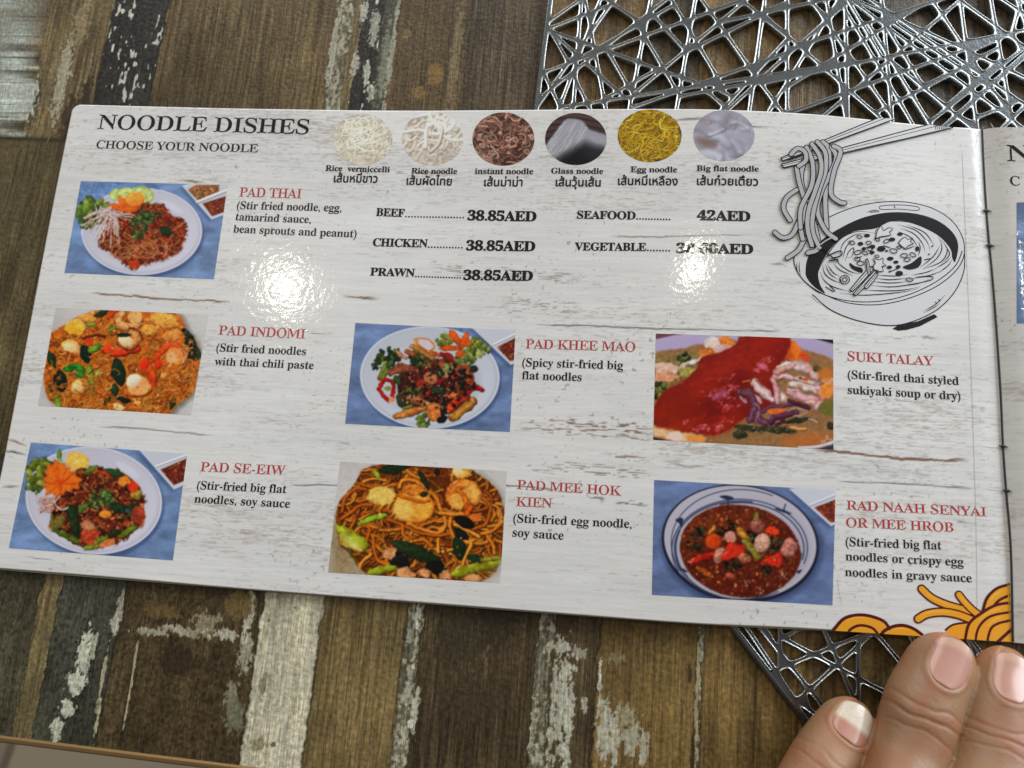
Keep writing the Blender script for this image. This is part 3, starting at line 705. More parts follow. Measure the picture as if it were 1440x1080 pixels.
for nm, pos_, desc, ch in DISH:
    k = Ink()
    for w_, (x0, y0, x1, y1) in zip(nm.split('|'), pos_): k.line(w_, x0, y0, x1, y1, 13.4, lo=.02, kk=.58, wide=1.07)
    k.make('dish_name', RED)
    k = Ink()
    for w_, x0, y0, x1, y1 in desc: k.line(w_, x0, y0, x1, y1, ch, **MED)
    k.make('dish_description', INK)
for nm, a, d, dn, p_, pr in [('BEEF', (529, 303.5, 568.3, 305), (571, 304.6, 651.5, 306), 20, (657.7, 309.5, 753.3, 311), '38.85AED'), ('CHICKEN', (524.5, 346, 600.7, 347.7), (603, 347.4, 649.5, 348.4), 12, (655.7, 351.8, 751.7, 353), '38.85AED'),
 ('PRAWN', (520.7, 387.3, 582.7, 389), (585, 388.8, 647.2, 390.8), 17, (651.7, 393.4, 748.3, 394.6), '38.85AED'), ('SEAFOOD', (811.7, 307.3, 893.3, 308.6), (896, 307.8, 941.5, 308.6), 12, (980.7, 309.3, 1054.3, 311), '42AED'),
 ('VEGETABLE', (808.3, 352, 908.3, 352.8), (911, 352, 941, 352.6), 8, (951.5, 355.5, 1058.3, 357), '38.60AED')]:
    Ink().line(nm, *a, 10.9, **BLD).make('menu_item', INK)
    Ink().dots(*d, dn, .00022).make('dot_leader', INK)
    Ink().line(pr, *p_, 13.3, lo=.04, kk=1.02).make('price', INK)
for en, a, th, c in [('Rice  vermiccelli', (457.8, 240.2, 547.8, 242.4), 'เส้นหมี่ขาว', (469.5, 256.2, 530.4, 257)), ('Rice noodle', (578.4, 244, 642.7, 244.6), 'เส้นผัดไทย', (571.8, 259.6, 634.9, 260.6)),
 ('instant noodle', (667.8, 244.4, 749.6, 244.9), 'เส้นม่าม่า', (681, 261.6, 734.4, 262.2)), ('Glass noodle', (775.2, 244, 848, 244.6), 'เส้นวุ้นเส้น', (781.6, 261.8, 844.4, 262.2)),
 ('Egg noodle', (886.8, 242, 952, 242.4), 'เส้นหมี่เหลือง', (869.2, 260, 952.8, 260.6)), ('Big flat noodle', (979.8, 240.5, 1066.7, 241.4), 'เส้นก๋วยเตี๋ยว', (980.3, 260, 1065.8, 261.2))]:
    Ink().line(en, *a, 7.9, lo=.03, kk=.85).make('noodle_caption', INK)
    Ink().line(th, *c, 9.2, kind='thai', ax=-.022, by=.022).make('thai_caption', INK)
Ink().line('N', 1417.5, 226.5, 1450, 228, 23, **HEAD).make('heading', INK, face)
Ink().line('C', 1420.5, 260.5, 1434, 261, 13, **HEAD).make('subheading', INK, face)

# ------------------------------------------------------------------ drawn ribbons on the paper
class Ribbons:
    def __init__(s, ox, oy, zs): s.o = (ox, oy, zs); s.v = []; s.f = []; s.m = []; s.z = 6.0e-5; s.cell = .0008
    def px(s, p): p = np.asarray(p, float); return np.stack([s.o[0] + p[:, 0] / s.o[2], s.o[1] + p[:, 1] / s.o[2]], 1)
    def stroke(s, pts, w, mi=0, closed=False, n=8, cap=True, taper=False, z=None):
        q = spline(pts, n, closed) if len(pts) > 2 else spline(pts, 4)
        q = s.px(q)
        L = np.concatenate([[0], np.cumsum(np.linalg.norm(np.diff(np.vstack([q, q[:1]]) if closed else q, axis=0), axis=1))]); k = max(len(q), int(L[-1] / 3.2) + 2)
        uu = np.linspace(0, L[-1], k + 1)[:-1] if closed else np.linspace(0, L[-1], k); qq = np.vstack([q, q[:1]]) if closed else q
        q = np.stack([np.interp(uu, L, qq[:, 0]), np.interp(uu, L, qq[:, 1])], 1)
        xy = P(q[:, 0], q[:, 1])[:, :2]
        ppm = np.linalg.norm(P(np.array([q[0, 0], q[0, 0] + 10]), np.array([q[0, 1]] * 2))[1] - P(np.array([q[0, 0]]), np.array([q[0, 1]]))[0]) / 10
        hw = w / s.o[2] * ppm / 2
        if closed: tg = np.roll(xy, -1, 0) - np.roll(xy, 1, 0)
        else: tg = np.gradient(xy, axis=0)
        tg /= np.maximum(np.linalg.norm(tg, axis=1), 1e-12)[:, None]; nn = np.stack([-tg[:, 1], tg[:, 0]], 1)
        ww = np.full(len(xy), hw)
        if taper: ww = hw * np.clip(np.minimum(np.arange(len(xy)), np.arange(len(xy))[::-1]) / (len(xy) * .3), .25, 1)
        L = xy + nn * ww[:, None]; Rr = xy - nn * ww[:, None]; N = len(xy); base = len(s.v)
        z_ = s.z if z is None else z
        s.v += [tuple(v) for v in on_paper(L, z_)] + [tuple(v) for v in on_paper(Rr, z_)]
        for i in range(N if closed else N - 1): s.f.append((base + N + i, base + N + (i + 1) % N, base + (i + 1) % N, base + i)); s.m.append(mi)
        if cap and not closed and not taper:
            for c, t_, sg in ((xy[0], tg[0], -1), (xy[-1], tg[-1], 1)):
                ang = np.linspace(-PI / 2, PI / 2, 7); nv = np.array([-t_[1], t_[0]]) 
                p_ = c + hw * (np.cos(ang)[:, None] * t_ * sg + np.sin(ang)[:, None] * nv * sg); b2 = len(s.v)
                s.v += [tuple(v) for v in on_paper(p_, z_)]; s.f.append(tuple(range(b2, b2 + 7))); s.m.append(mi)
        s.z += 1.8e-6; return s
    def fill(s, pts, mi=0, smooth=True, n=6):
        ce = s.cell
        q = spline(pts, n, True) if smooth else np.asarray(pts, float)
        q = s.px(q); xy = P(q[:, 0], q[:, 1])[:, :2]; base = len(s.v)
        bm = bmesh.new(); vs = [bm.verts.new((*p, 0)) for p in xy]
        for t3 in geometry.tessellate_polygon([[Vector((*p, 0)) for p in xy * 100]]):
            try: bm.faces.new([vs[i] for i in t3])
            except ValueError: pass
        x0, y0 = xy.min(0); x1, y1 = xy.max(0)
        for ax_, lo_, hi_ in ((0, x0, x1), (1, y0, y1)):   # cut into small cells so the patch follows the paper
            for c_ in np.arange(lo_ + ce, hi_, ce):
                bmesh.ops.bisect_plane(bm, geom=bm.verts[:] + bm.edges[:] + bm.faces[:], plane_co=(c_, 0, 0) if ax_ == 0 else (0, c_, 0), plane_no=(1, 0, 0) if ax_ == 0 else (0, 1, 0))
        bm.verts.index_update(); co = np.array([v.co[:2] for v in bm.verts])
        s.v += [tuple(v) for v in on_paper(co, s.z)]
        for f in bm.faces: s.f.append(tuple(base + v.index for v in f.verts)); s.m.append(mi)
        bm.free()
        s.z += 1.8e-6; return s
    def make(s, name, mats, label=None, cut=(), parent=None):
        me = bpy.data.meshes.new(name); me.from_pydata(s.v, [], s.f); me.polygons.foreach_set('material_index', s.m); me.update()
        bm = bmesh.new(); bm.from_mesh(me)
        bm.normal_update()
        for f in [f for f in bm.faces if f.normal.z < 0]: f.normal_flip()
        for a, b_ in cut:                     # trim along the sheet's edge, keeping the side left of a->b
            a, b_ = P(*np.array([a, b_]).T)[:, :2]; d = b_ - a
            bmesh.ops.bisect_plane(bm, geom=bm.verts[:] + bm.edges[:] + bm.faces[:], plane_co=(*a, 0), plane_no=(-d[1], d[0], 0), clear_inner=True)
        bm.to_mesh(me); bm.free()
        return link(name, me, mats, parent or page, label)
r = Ribbons(1080, 150, 3.273); K = 4.6
OUT = [(120, 720), (135, 650), (190, 575), (280, 510), (400, 462), (520, 440), (640, 440), (760, 470), (850, 530), (897, 610), (900, 690), (860, 760), (770, 830), (640, 885), (500, 912), (360, 902), (240, 855), (160, 795)]
r.fill([(205, 865), (280, 930), (380, 975), (500, 1003), (600, 1003), (700, 975), (790, 925), (860, 850), (900, 760), (905, 690), (700, 800), (400, 860)], 1)
r.fill(OUT, 1)
r.fill([(573, 1022), (600, 1031), (640, 1027), (700, 1010), (780, 968), (765, 955), (690, 988), (600, 1005)], 0, smooth=False)
r.fill([(172, 760), (185, 690), (240, 620), (330, 560), (440, 510), (560, 487), (680, 493), (780, 525), (850, 580), (875, 640), (862, 712), (848, 700), (838, 655), (790, 600), (720, 560), (640, 532), (570, 527), (490, 562), (400, 574), (330, 610), (270, 680), (232, 760), (240, 820), (262, 860), (215, 832), (182, 795)], 0)
r.stroke(OUT, K, closed=True)
r.stroke([(180, 815), (240, 858), (360, 893), (500, 897), (640, 868), (770, 808), (860, 735), (893, 665)], K)
r.stroke([(205, 865), (280, 930), (380, 975), (500, 1003), (600, 1005), (700, 976), (790, 925), (860, 850), (900, 760), (905, 680)], K)
r.stroke([(510, 465), (530, 456), (610, 453), (680, 460), (697, 470), (680, 478), (600, 472), (530, 474)], 3.6, closed=True)
for q in ([(450, 488), (480, 479), (518, 476)], [(470, 487), (510, 483)], [(580, 458), (584, 466)], [(140, 775), (132, 745), (133, 715)], [(150, 778), (143, 745), (144, 712)],
          [(712, 943), (770, 910), (815, 867)], [(716, 950), (775, 917), (790, 903)], [(770, 900), (776, 908)], [(785, 888), (791, 896)],
          [(230, 760), (262, 700), (330, 612), (410, 575), (490, 583)], [(490, 583), (510, 545), (570, 527), (640, 532)], [(330, 690), (345, 630), (400, 590), (450, 585)], [(345, 700), (360, 645), (400, 610)], [(355, 712), (370, 670), (395, 650), (385, 690), (365, 695)],
          [(600, 545), (680, 570), (730, 620), (745, 660)], [(610, 560), (670, 585), (710, 630), (722, 670)], [(640, 545), (720, 580), (765, 640)], [(600, 575), (660, 605), (690, 650)], [(690, 690), (700, 650), (690, 620)],
          [(785, 600), (800, 650), (775, 700), (715, 745)], [(795, 612), (825, 660), (795, 715), (710, 748)], [(815, 640), (835, 680), (800, 720)], [(770, 745), (820, 715), (842, 690)], [(785, 765), (830, 730), (845, 705)], [(660, 775), (720, 765), (775, 745)], [(670, 785), (740, 778), (800, 755)],
          [(500, 775), (580, 780), (640, 772)], [(495, 790), (560, 797), (640, 790)], [(480, 805), (560, 812), (640, 806)], [(470, 822), (560, 830), (640, 822), (700, 812), (750, 790)], [(440, 845), (560, 848), (640, 842), (700, 828)], [(330, 858), (430, 868), (540, 862), (640, 850), (690, 836)],
          [(640, 800), (700, 785), (755, 783), (750, 798), (690, 812), (640, 818)], [(250, 725), (262, 770), (300, 800), (340, 812)], [(262, 725), (285, 770), (320, 795)], [(272, 725), (300, 765), (330, 780)], [(240, 760), (258, 800), (300, 830), (370, 850)], [(305, 700), (340, 735), (380, 760), (420, 770)], [(300, 720), (330, 752), (390, 778)], [(265, 830), (300, 852)], [(285, 825), (308, 850)],
          [(700, 740), (760, 690), (790, 640)], [(720, 705), (745, 700)], [(330, 790), (338, 815)], [(620, 660), (640, 655), (680, 640)], [(560, 760), (600, 745)], [(405, 700), (430, 690)], [(530, 640), (560, 650)], [(450, 650), (480, 640)]):
    r.stroke(q, 4.2, taper=len(q) > 2, n=6)
for q in ([(375, 720), (385, 745), (430, 765), (432, 745), (400, 735)], [(620, 738), (660, 720), (700, 690), (705, 715), (690, 740), (650, 750)]): r.fill(q, 0)
for (x_, y_, a_, b_) in ((455, 594, 14, 8), (425, 632, 13, 9), (607, 587, 13, 8), (570, 612, 15, 9), (520, 655, 19, 13), (686, 655, 9, 12), (562, 700, 15, 9), (588, 716, 12, 7), (603, 768, 17, 12), (480, 645, 13, 9), (598, 738, 11, 8), (558, 740, 12, 8), (755, 643, 4, 4), (740, 680, 4, 4), (440, 655, 10, 8), (478, 672, 12, 8), (560, 760, 6, 4), (545, 665, 6, 5)):
    an = np.arange(9) * 2 * PI / 9; r.fill(np.stack([x_ + a_ * np.cos(an), y_ + b_ * np.sin(an)], 1), 0, n=2)
for (x_, y_, a_, b_, rot) in ((352, 797, 22, 20, 0), (352, 797, 11, 10, 0), (385, 627, 14, 8, .3), (420, 600, 12, 7, .2), (412, 672, 16, 9, -.3), (410, 702, 14, 9, .2), (425, 722, 16, 10, 0), (545, 620, 14, 8, -.3), (576, 665, 17, 10, .2), (625, 686, 16, 9, 0), (665, 683, 14, 9, .4), (640, 705, 14, 8, -.2), (502, 612, 12, 7, .4), (462, 628, 12, 8, 0), (650, 797, 16, 8, .1), (530, 655, 8, 5, 0), (445, 675, 14, 7, .4), (470, 655, 14, 8, -.4), (500, 690, 10, 6, .1), (600, 650, 9, 6, .3)):
    an = np.arange(9) * 2 * PI / 9; cx_ = a_ * np.cos(an); sy_ = b_ * np.sin(an)
    r.stroke(np.stack([x_ + cx_ * math.cos(rot) - sy_ * math.sin(rot), y_ + cx_ * math.sin(rot) + sy_ * math.cos(rot)], 1), 4, closed=True, n=3)
for q in ([(495, 610), (500, 575), (520, 548), (528, 575), (550, 560), (575, 563), (555, 580), (568, 590), (535, 598), (515, 600)], [(610, 640), (600, 625), (630, 600), (640, 615), (665, 605), (650, 625), (672, 630), (645, 640), (630, 655)], [(500, 760), (478, 740), (495, 720), (480, 700), (510, 708), (530, 695), (525, 720), (545, 735), (520, 735), (530, 758)]):
    r.fill(q, 1, smooth=False); r.stroke(q + [q[0]], 4, n=2)
for q in ([(375, 845), (390, 850), (482, 752), (465, 740)], [(392, 862), (405, 870), (500, 770), (488, 757)], [(440, 830), (455, 838), (505, 775), (492, 768)], [(448, 705), (458, 702), (470, 770), (458, 775)]):
    r.fill(q, 1, smooth=False); r.stroke(q + [q[0]], 4.5, n=2)
    c = np.array(q, float); r.stroke([tuple((c[0] + c[1]) / 2), tuple((c[2] + c[3]) / 2)], 3)
# chopsticks, then the hanging strands: dark outline with a pale core
def stick(a, b_, c, d, tipw):
    r.fill([a, b_, d, c], 1, smooth=False); r.stroke([a, b_], 5.5); r.stroke([c, d], 5.5); r.stroke([tuple(np.array(a) * .6 + np.array(c) * .4), tuple(np.array(b_) * .6 + np.array(d) * .4)], 3)
    r.stroke([a, c], 5)
stick((58, 238), (505, 54), (66, 252), (585, 58), 0); stick((58, 268), (735, 85), (72, 283), (850, 98), 0)
for k in range(7): r.stroke([(765 + k * 9, 84 + k * 1.6), (770 + k * 9, 108 - k * .8)], 3)
for x_ in (95, 110, 125, 140): r.stroke([(x_, 248 - (x_ - 95) * .3), (x_ + 12, 238 - (x_ - 95) * .3)], 6)
STR = [[(130, 385), (85, 420), (70, 470), (100, 525)], [(145, 520), (110, 590), (65, 605), (30, 580)], [(165, 610), (140, 660), (88, 698)], [(165, 250), (150, 330), (170, 420), (210, 540), (230, 650), (182, 675)], [(250, 165), (276, 195), (280, 300), (262, 420), (268, 560)],
       [(130, 285), (142, 350), (165, 430), (165, 480), (150, 560), (158, 612)], [(290, 190), (312, 235), (285, 310), (245, 390), (225, 480), (262, 570), (310, 610)], [(225, 165), (262, 215), (262, 300), (232, 390), (205, 500), (205, 580), (235, 650)],
       [(200, 175), (236, 230), (243, 300), (215, 390), (185, 480), (180, 560), (200, 640)], [(175, 190), (203, 260), (200, 360), (150, 470), (148, 560)], [(300, 185), (332, 210), (302, 300), (287, 400), (325, 440), (350, 446)], [(105, 222), (135, 195), (168, 212), (172, 250), (140, 276)]]
for q in STR: r.stroke(q, 27, 0); r.stroke(q, 18, 2)
for q in ([(215, 660), (255, 625), (300, 600)], [(270, 690), (320, 668), (338, 672), (330, 690), (290, 700)], [(280, 712), (320, 705)], [(240, 640), (270, 675), (300, 700), (322, 715)]): r.stroke(q, 6, 2 if q[0][0] < 230 else 0)
r.make('bowl_drawing', [INK, WHITE, GREYW], 'line drawing of a noodle bowl with chopsticks lifting noodles')

o = Ribbons(1160, 800, 5.143); o.cell = .00035; o.z = 7e-5
def onood(p, w=42, z=60): o.stroke(p, z + 6, 0); o.stroke(p, w, 1); q = np.array(p, float) + (-2, -7); o.stroke(q[:-1], 7, 2, taper=True)
o.fill([(880, 435), (920, 402), (980, 390), (1050, 385), (1060, 520), (860, 520)], 1, smooth=False); o.stroke([(875, 440), (930, 402), (1060, 384)], 15, 0)
onood([(700, 145), (765, 205), (850, 248), (960, 284), (1050, 305)], 44, 62); onood([(970, 188), (1010, 240), (1070, 300), (1125, 340)], 42, 60); onood([(673, 362), (740, 325), (850, 312), (960, 330), (1070, 372)], 44, 62)
o.fill([(1140, 305), (1170, 210), (1240, 140), (1420, 95), (1420, 560), (1010, 540), (1040, 400), (1080, 350)], 1, smooth=False)
for q, w_ in (([(1140, 310), (1172, 210), (1245, 140), (1345, 110), (1420, 92)], 21), ([(1225, 262), (1265, 222), (1345, 187), (1420, 165)], 19), ([(1010, 540), (1040, 400), (1130, 320), (1230, 264), (1345, 243), (1420, 236)], 21), ([(1085, 540), (1110, 425), (1195, 343), (1345, 311), (1420, 300)], 18), ([(1170, 540), (1195, 440), (1245, 397), (1345, 371), (1420, 358)], 18), ([(1240, 535), (1345, 440), (1420, 385)], 22)): o.stroke(q, w_, 0)
for q in ([(1185, 250), (1225, 190), (1290, 155)], [(1100, 390), (1180, 318), (1290, 278)], [(1150, 430), (1230, 365), (1300, 345)]): o.stroke(q, 8, 2, taper=True)
o.fill([(65, 437), (130, 362), (200, 337), (290, 334), (380, 357), (440, 388), (467, 432), (420, 520), (60, 520)], 1, smooth=False)
o.fill([(390, 520), (420, 455), (480, 420), (560, 408), (640, 432), (705, 478), (705, 540)], 1, smooth=False)
for q, w_ in (([(45, 460), (75, 425), (130, 364), (200, 337), (290, 334), (380, 357), (435, 387), (465, 432)], 23), ([(170, 470), (180, 440), (235, 411), (290, 411), (350, 433), (395, 490)], 20), ([(400, 490), (420, 455), (480, 420), (560, 408), (640, 432), (720, 490)], 24)): o.stroke(q, w_, 0)
for q in ([(150, 380), (220, 352), (300, 355)], [(470, 445), (550, 430), (620, 450)]): o.stroke(q, 8, 2, taper=True)
o.make('noodle_motif', [MAROON, ORANGE, ORANGE2], 'orange cartoon noodles outlined in maroon in the lower corner', cut=[((1100, 881.7), (1423, 902.7)), ((1422.3, 903), (1416.5, 720))])

# ------------------------------------------------------------------ printed dish photographs, painted stroke by stroke
class Cv:
    def __init__(s, w, h, bg, q=.5, seed=1):
        s.q = q; s.w, s.h = int(w * q), int(h * q); s.a = np.empty((s.h, s.w, 3)); s.a[:] = bg; s.r = random.Random(seed); s.clip = None
    def box(s, p, pad):
        x0, y0 = np.floor(p.min(0) - pad).astype(int); x1, y1 = np.ceil(p.max(0) + pad).astype(int) + 1
        x0, y0, x1, y1 = max(x0, 0), max(y0, 0), min(x1, s.w), min(y1, s.h)
        if x1 <= x0 or y1 <= y0: return None
        yy, xx = np.mgrid[y0:y1, x0:x1]; return (slice(y0, y1), slice(x0, x1)), xx + .5, yy + .5
    def put(s, sl, m_, c):
        if s.clip is not None: m_ = m_ * s.clip[sl]
        s.a[sl] = s.a[sl] * (1 - m_[..., None]) + c * m_[..., None]
    def edge(s, p, xx, yy, closed=True):
        best = np.full(xx.shape, 1e9); side_ = np.zeros(xx.shape); ins = np.zeros(xx.shape, bool)
        n = len(p)
        for i in range(n if closed else n - 1):
            a, b_ = p[i], p[(i + 1) % n]; d = b_ - a; L2 = d @ d + 1e-9
            t_ = np.clip(((xx - a[0]) * d[0] + (yy - a[1]) * d[1]) / L2, 0, 1); ex = xx - a[0] - t_ * d[0]; ey = yy - a[1] - t_ * d[1]; dd = ex * ex + ey * ey
            k = dd < best; best = np.where(k, dd, best)
            if not closed: side_ = np.where(k, (-.55 * ex - .83 * ey), side_)
            else:
                if a[1] != b_[1]: ins ^= ((a[1] > yy) != (b_[1] > yy)) & (xx < (b_[0] - a[0]) * (yy - a[1]) / (b_[1] - a[1]) + a[0])
        return np.sqrt(best), (ins if closed else side_)
    def poly(s, pts, col, al=1, soft=1.5, smooth=False, tex=0, rim=0, hi=0, n=5):
        p = np.asarray(spline(pts, n, True) if smooth else pts, float) * s.q; bx = s.box(p, 3 + soft)
        if bx is None: return s
        sl, xx, yy = bx; d, ins = s.edge(p, xx, yy); sd = np.where(ins, d, -d); m_ = np.clip(.5 + sd / soft, 0, 1) * al
        sh = np.ones(xx.shape)
        if rim: sh = sh * (1 - rim * np.exp(-np.maximum(sd, 0) / (6 * s.q)))
        if hi:
            c = p.mean(0); rr = np.abs(p - c).max(0) + 1; sh = sh * (1 + hi * (-(xx - c[0]) / rr[0] * .4 - (yy - c[1]) / rr[1] * .6))
        if tex > .1: sh = sh * (1 + .8 * tex * (fbm(xx / (26 * s.q), yy / (22 * s.q), s.r.random() * 50, 3) - .5) * 2)
        if tex: sh = sh * (1 + tex * (fbm(xx / (9 * s.q), yy / (9 * s.q), s.r.random() * 50, 3) - .5) * 2)
        s.put(sl, m_, np.clip(np.asarray(col, float) * sh[..., None], 0, 255)); return s
    def ell(s, cx, cy, rx, ry, col, rot=0, n=22, jag=0, **k):
        an = np.arange(n) * 2 * PI / n; j = 1 + jag * np.array([s.r.uniform(-1, 1) for _ in an]); x_ = rx * np.cos(an) * j; y_ = ry * np.sin(an) * j; c, s_ = math.cos(rot), math.sin(rot)
        return s.poly(np.stack([cx + x_ * c - y_ * s_, cy + x_ * s_ + y_ * c], 1), col, **k)
    def stroke(s, pts, w, col, al=1, hi=.35, lo=.55, n=6, soft=1.3):
        p = (spline(pts, n) if len(pts) > 2 else np.asarray(pts, float)) * s.q; h = w * s.q / 2; bx = s.box(p, h + 2)
        if bx is None: return s
        sl, xx, yy = bx; d, sd = s.edge(p, xx, yy, False); col = np.asarray(col, float)
        if w >= 34 and al > .85 and lo > .25:     # thick pieces of food: ragged outline, tapered tips, mottled flesh, wet glints
            r0 = s.r.random() * 90; k = max(20, w * .62) * s.q; n1 = fbm(xx / k + r0, yy / k, 2, 3); n2 = fbm(xx / (k * .45), yy / (k * .45) + r0, 7, 3); n3 = fbm(xx / (k * 1.4) + r0, yy / (k * 1.4), 11, 2)
            e0 = np.sqrt((xx - p[0, 0]) ** 2 + (yy - p[0, 1]) ** 2); e1 = np.sqrt((xx - p[-1, 0]) ** 2 + (yy - p[-1, 1]) ** 2)
            hh = h * (.62 + .62 * n1) * (.60 + .40 * np.clip(np.minimum(e0, e1) / (1.6 * h), 0, 1)); m_ = np.clip(.5 + (hh - d) / (soft * 1.5), 0, 1) * al
            sh = (1 - lo * .95 * np.clip(d / np.maximum(hh, .5), 0, 1) ** 2 + hi * .75 * sd / h) * (.74 + .52 * n2)
            c_ = col + (col * (.80, .58, .42) - col) * sm(.45, .75, n3)[..., None] * .5; gl = sm(.64, .78, n2 * .5 + .4 * n1 + .2 * sd / h)[..., None] * .42
            c_ = np.clip(c_ * sh[..., None], 0, 255); c_ = c_ + (np.array((244., 226., 206.)) - c_) * gl
            s.put(sl, m_, c_); return s
        m_ = np.clip(.5 + (h - d) / soft, 0, 1) * al
        sh = 1 - lo * np.clip(d / h, 0, 1) ** 2 + hi * sd / h
        s.put(sl, m_, np.clip(col * sh[..., None], 0, 255)); return s
    def mask(s, pts, smooth=True, soft=3):
        p = np.asarray(spline(pts, 5, True) if smooth else pts, float) * s.q; yy, xx = np.mgrid[0:s.h, 0:s.w]; d, ins = s.edge(p, xx + .5, yy + .5)
        return np.clip(.5 + np.where(ins, d, -d) / soft, 0, 1)
    def rnd(s, pts):
        p = np.asarray(pts, float); 
        while True:
            q = (s.r.uniform(p[:, 0].min(), p[:, 0].max()), s.r.uniform(p[:, 1].min(), p[:, 1].max()))
            if inside(q, p): return q
    def noodles(s, region, n, L, w, cols, curl=.6, dark=.5, **k):
        for i in range(n):
            x_, y_ = s.rnd(region); a = s.r.uniform(0, 2 * PI); c = s.r.gauss(0, curl); pts = [(x_, y_)]
            for _ in range(5): a += c + s.r.gauss(0, curl * .5); x_ += L / 5 * math.cos(a); y_ += L / 5 * math.sin(a) * .85; pts.append((x_, y_))
            f = dark + (1.05 - dark) * (i / n) ** .8 * s.r.uniform(.75, 1.1)
            s.stroke(pts, w * s.r.uniform(.8, 1.2), np.array(s.r.choice(cols), float) * f, n=3, **k)
        return s
    def specks(s, region, n, r0, r1, cols, dark=.6, **k):
        for i in range(n):
            x_, y_ = s.rnd(region); r_ = s.r.uniform(r0, r1); f = dark + (1.1 - dark) * s.r.random()
            s.ell(x_, y_, r_, r_ * s.r.uniform(.5, .9), np.array(s.r.choice(cols), float) * f, s.r.uniform(0, 3), n=8, jag=.25, **k)
        return s
    def leaf(s, x_, y_, L, w, rot, col, vein=True, **k):
        c, s_ = math.cos(rot), math.sin(rot); q = np.array([(-1, 0), (-.5, -.75), (.2, -.9), (.75, -.45), (1, 0), (.7, .5), (.1, .95), (-.55, .7)]) * (L / 2, w / 2)
        f = lambda p: np.stack([x_ + p[:, 0] * c - p[:, 1] * s_, y_ + p[:, 0] * s_ + p[:, 1] * c], 1)
        s.poly(f(q), col, smooth=True, tex=.28, rim=.3, hi=.25, **k)
        if vein: s.stroke(f(np.array([(-.9, 0), (0, .04), (.9, 0)]) * (L / 2, w / 2)), 4, np.minimum(np.array(col, float) * 1.5 + 12, 235), al=.7)
        return s
    def herb(s, x_, y_, r_, cols, n=26):
        for i in range(n):
            a = s.r.uniform(0, 2 * PI); d = r_ * math.sqrt(s.r.random()); q = r_ * s.r.uniform(.18, .36)
            s.ell(x_ + d * math.cos(a), y_ + d * .8 * math.sin(a), q, q * .7, np.array(s.r.choice(cols), float) * (.55 + .55 * i / n), s.r.uniform(0, 3), n=9, jag=.3, rim=.25, hi=.35)
        return s
    def shrimp(s, x_, y_, r_, rot, cols, w=.62):
        an = np.linspace(rot, rot + 4.6, 9); p = [(x_ + r_ * .62 * math.cos(a), y_ + r_ * .55 * math.sin(a)) for a in an]
        s.stroke(p, r_ * .95 * w * 1.3, np.array(cols[1]) * .75, lo=.5, hi=.1); s.stroke(p, r_ * .78 * w * 1.3, cols[0], lo=.35, hi=.3)
        for k in range(1, 8):
            a = an[k]; s.stroke([(x_ + r_ * .28 * math.cos(a), y_ + r_ * .25 * math.sin(a)), (x_ + r_ * .95 * math.cos(a), y_ + r_ * .85 * math.sin(a))], r_ * .07, cols[1], al=.6, lo=.1, hi=.1)
        s.stroke(p[2:7], r_ * .12, np.minimum(np.array(cols[0], float) * 1.18, 250), al=.55)
        return s
    def blur(s, n):
        for _ in range(n):
            b_ = np.pad(s.a, ((1, 1), (1, 1), (0, 0)), 'edge'); b_ = (b_[:-2] + b_[2:] + 2 * b_[1:-1]) / 4; s.a = (b_[:, :-2] + b_[:, 2:] + 2 * b_[:, 1:-1]) / 4
        return s
    def clouds(s, amt, sc_=60, seed=3):
        yy, xx = np.mgrid[0:s.h, 0:s.w] / s.q; f = fbm(xx / sc_ / 2.2, yy / sc_, seed, 5); g = fbm(xx / 9, yy / 9, seed + 5, 3)
        s.a *= (1 + amt * (f - .5) * 2 + .16 * (g - .5))[..., None]; return s
    def organic(s, region, amp=11, sc_=46, det=.24, grow=1.0):
        m_ = s.mask(region, True, 16) if region is not None else np.ones((s.h, s.w)); yy, xx = np.mgrid[0:s.h, 0:s.w].astype(float); X, Y = xx / s.q, yy / s.q
        dx = (fbm(X / sc_, Y / sc_, 3, 4) - .5) * 2 * amp * s.q; dy = (fbm(X / sc_, Y / sc_, 13, 4) - .5) * 2 * amp * s.q
        sx_ = np.clip(xx + dx * m_, 0, s.w - 1.01); sy_ = np.clip(yy + dy * m_, 0, s.h - 1.01); i, j = sx_.astype(int), sy_.astype(int); fx, fy = (sx_ - i)[..., None], (sy_ - j)[..., None]; a = s.a
        n_ = (a[j, i] * (1 - fx) + a[j, i + 1] * fx) * (1 - fy) + (a[j + 1, i] * (1 - fx) + a[j + 1, i + 1] * fx) * fy
        f = fbm(X / 17, Y / 13, 23, 3); g = fbm(X / 60, Y / 50, 29, 2)
        m_ = m_ * np.clip((188 - n_.min(-1)) / 50, 0, 1)
        n_ = n_ * (1 + m_ * det * ((f - .5) * 1.7 + (g - .5) * .6))[..., None]
        spk = sm(.70, .80, fbm(X / 12, Y / 9, 37, 2) * .75 + .25 * f) * m_ * .05; n_ = n_ + (np.array((236., 216., 200.)) - n_) * spk[..., None]
        lum = n_.mean(-1, keepdims=True); g_ = lum + (n_ - lum) * 1.10; g_ = (g_ - 120) * 1.10 + 114; s.a = np.clip(n_ * (1 - m_[..., None]) + g_ * m_[..., None], 0, 255); return s
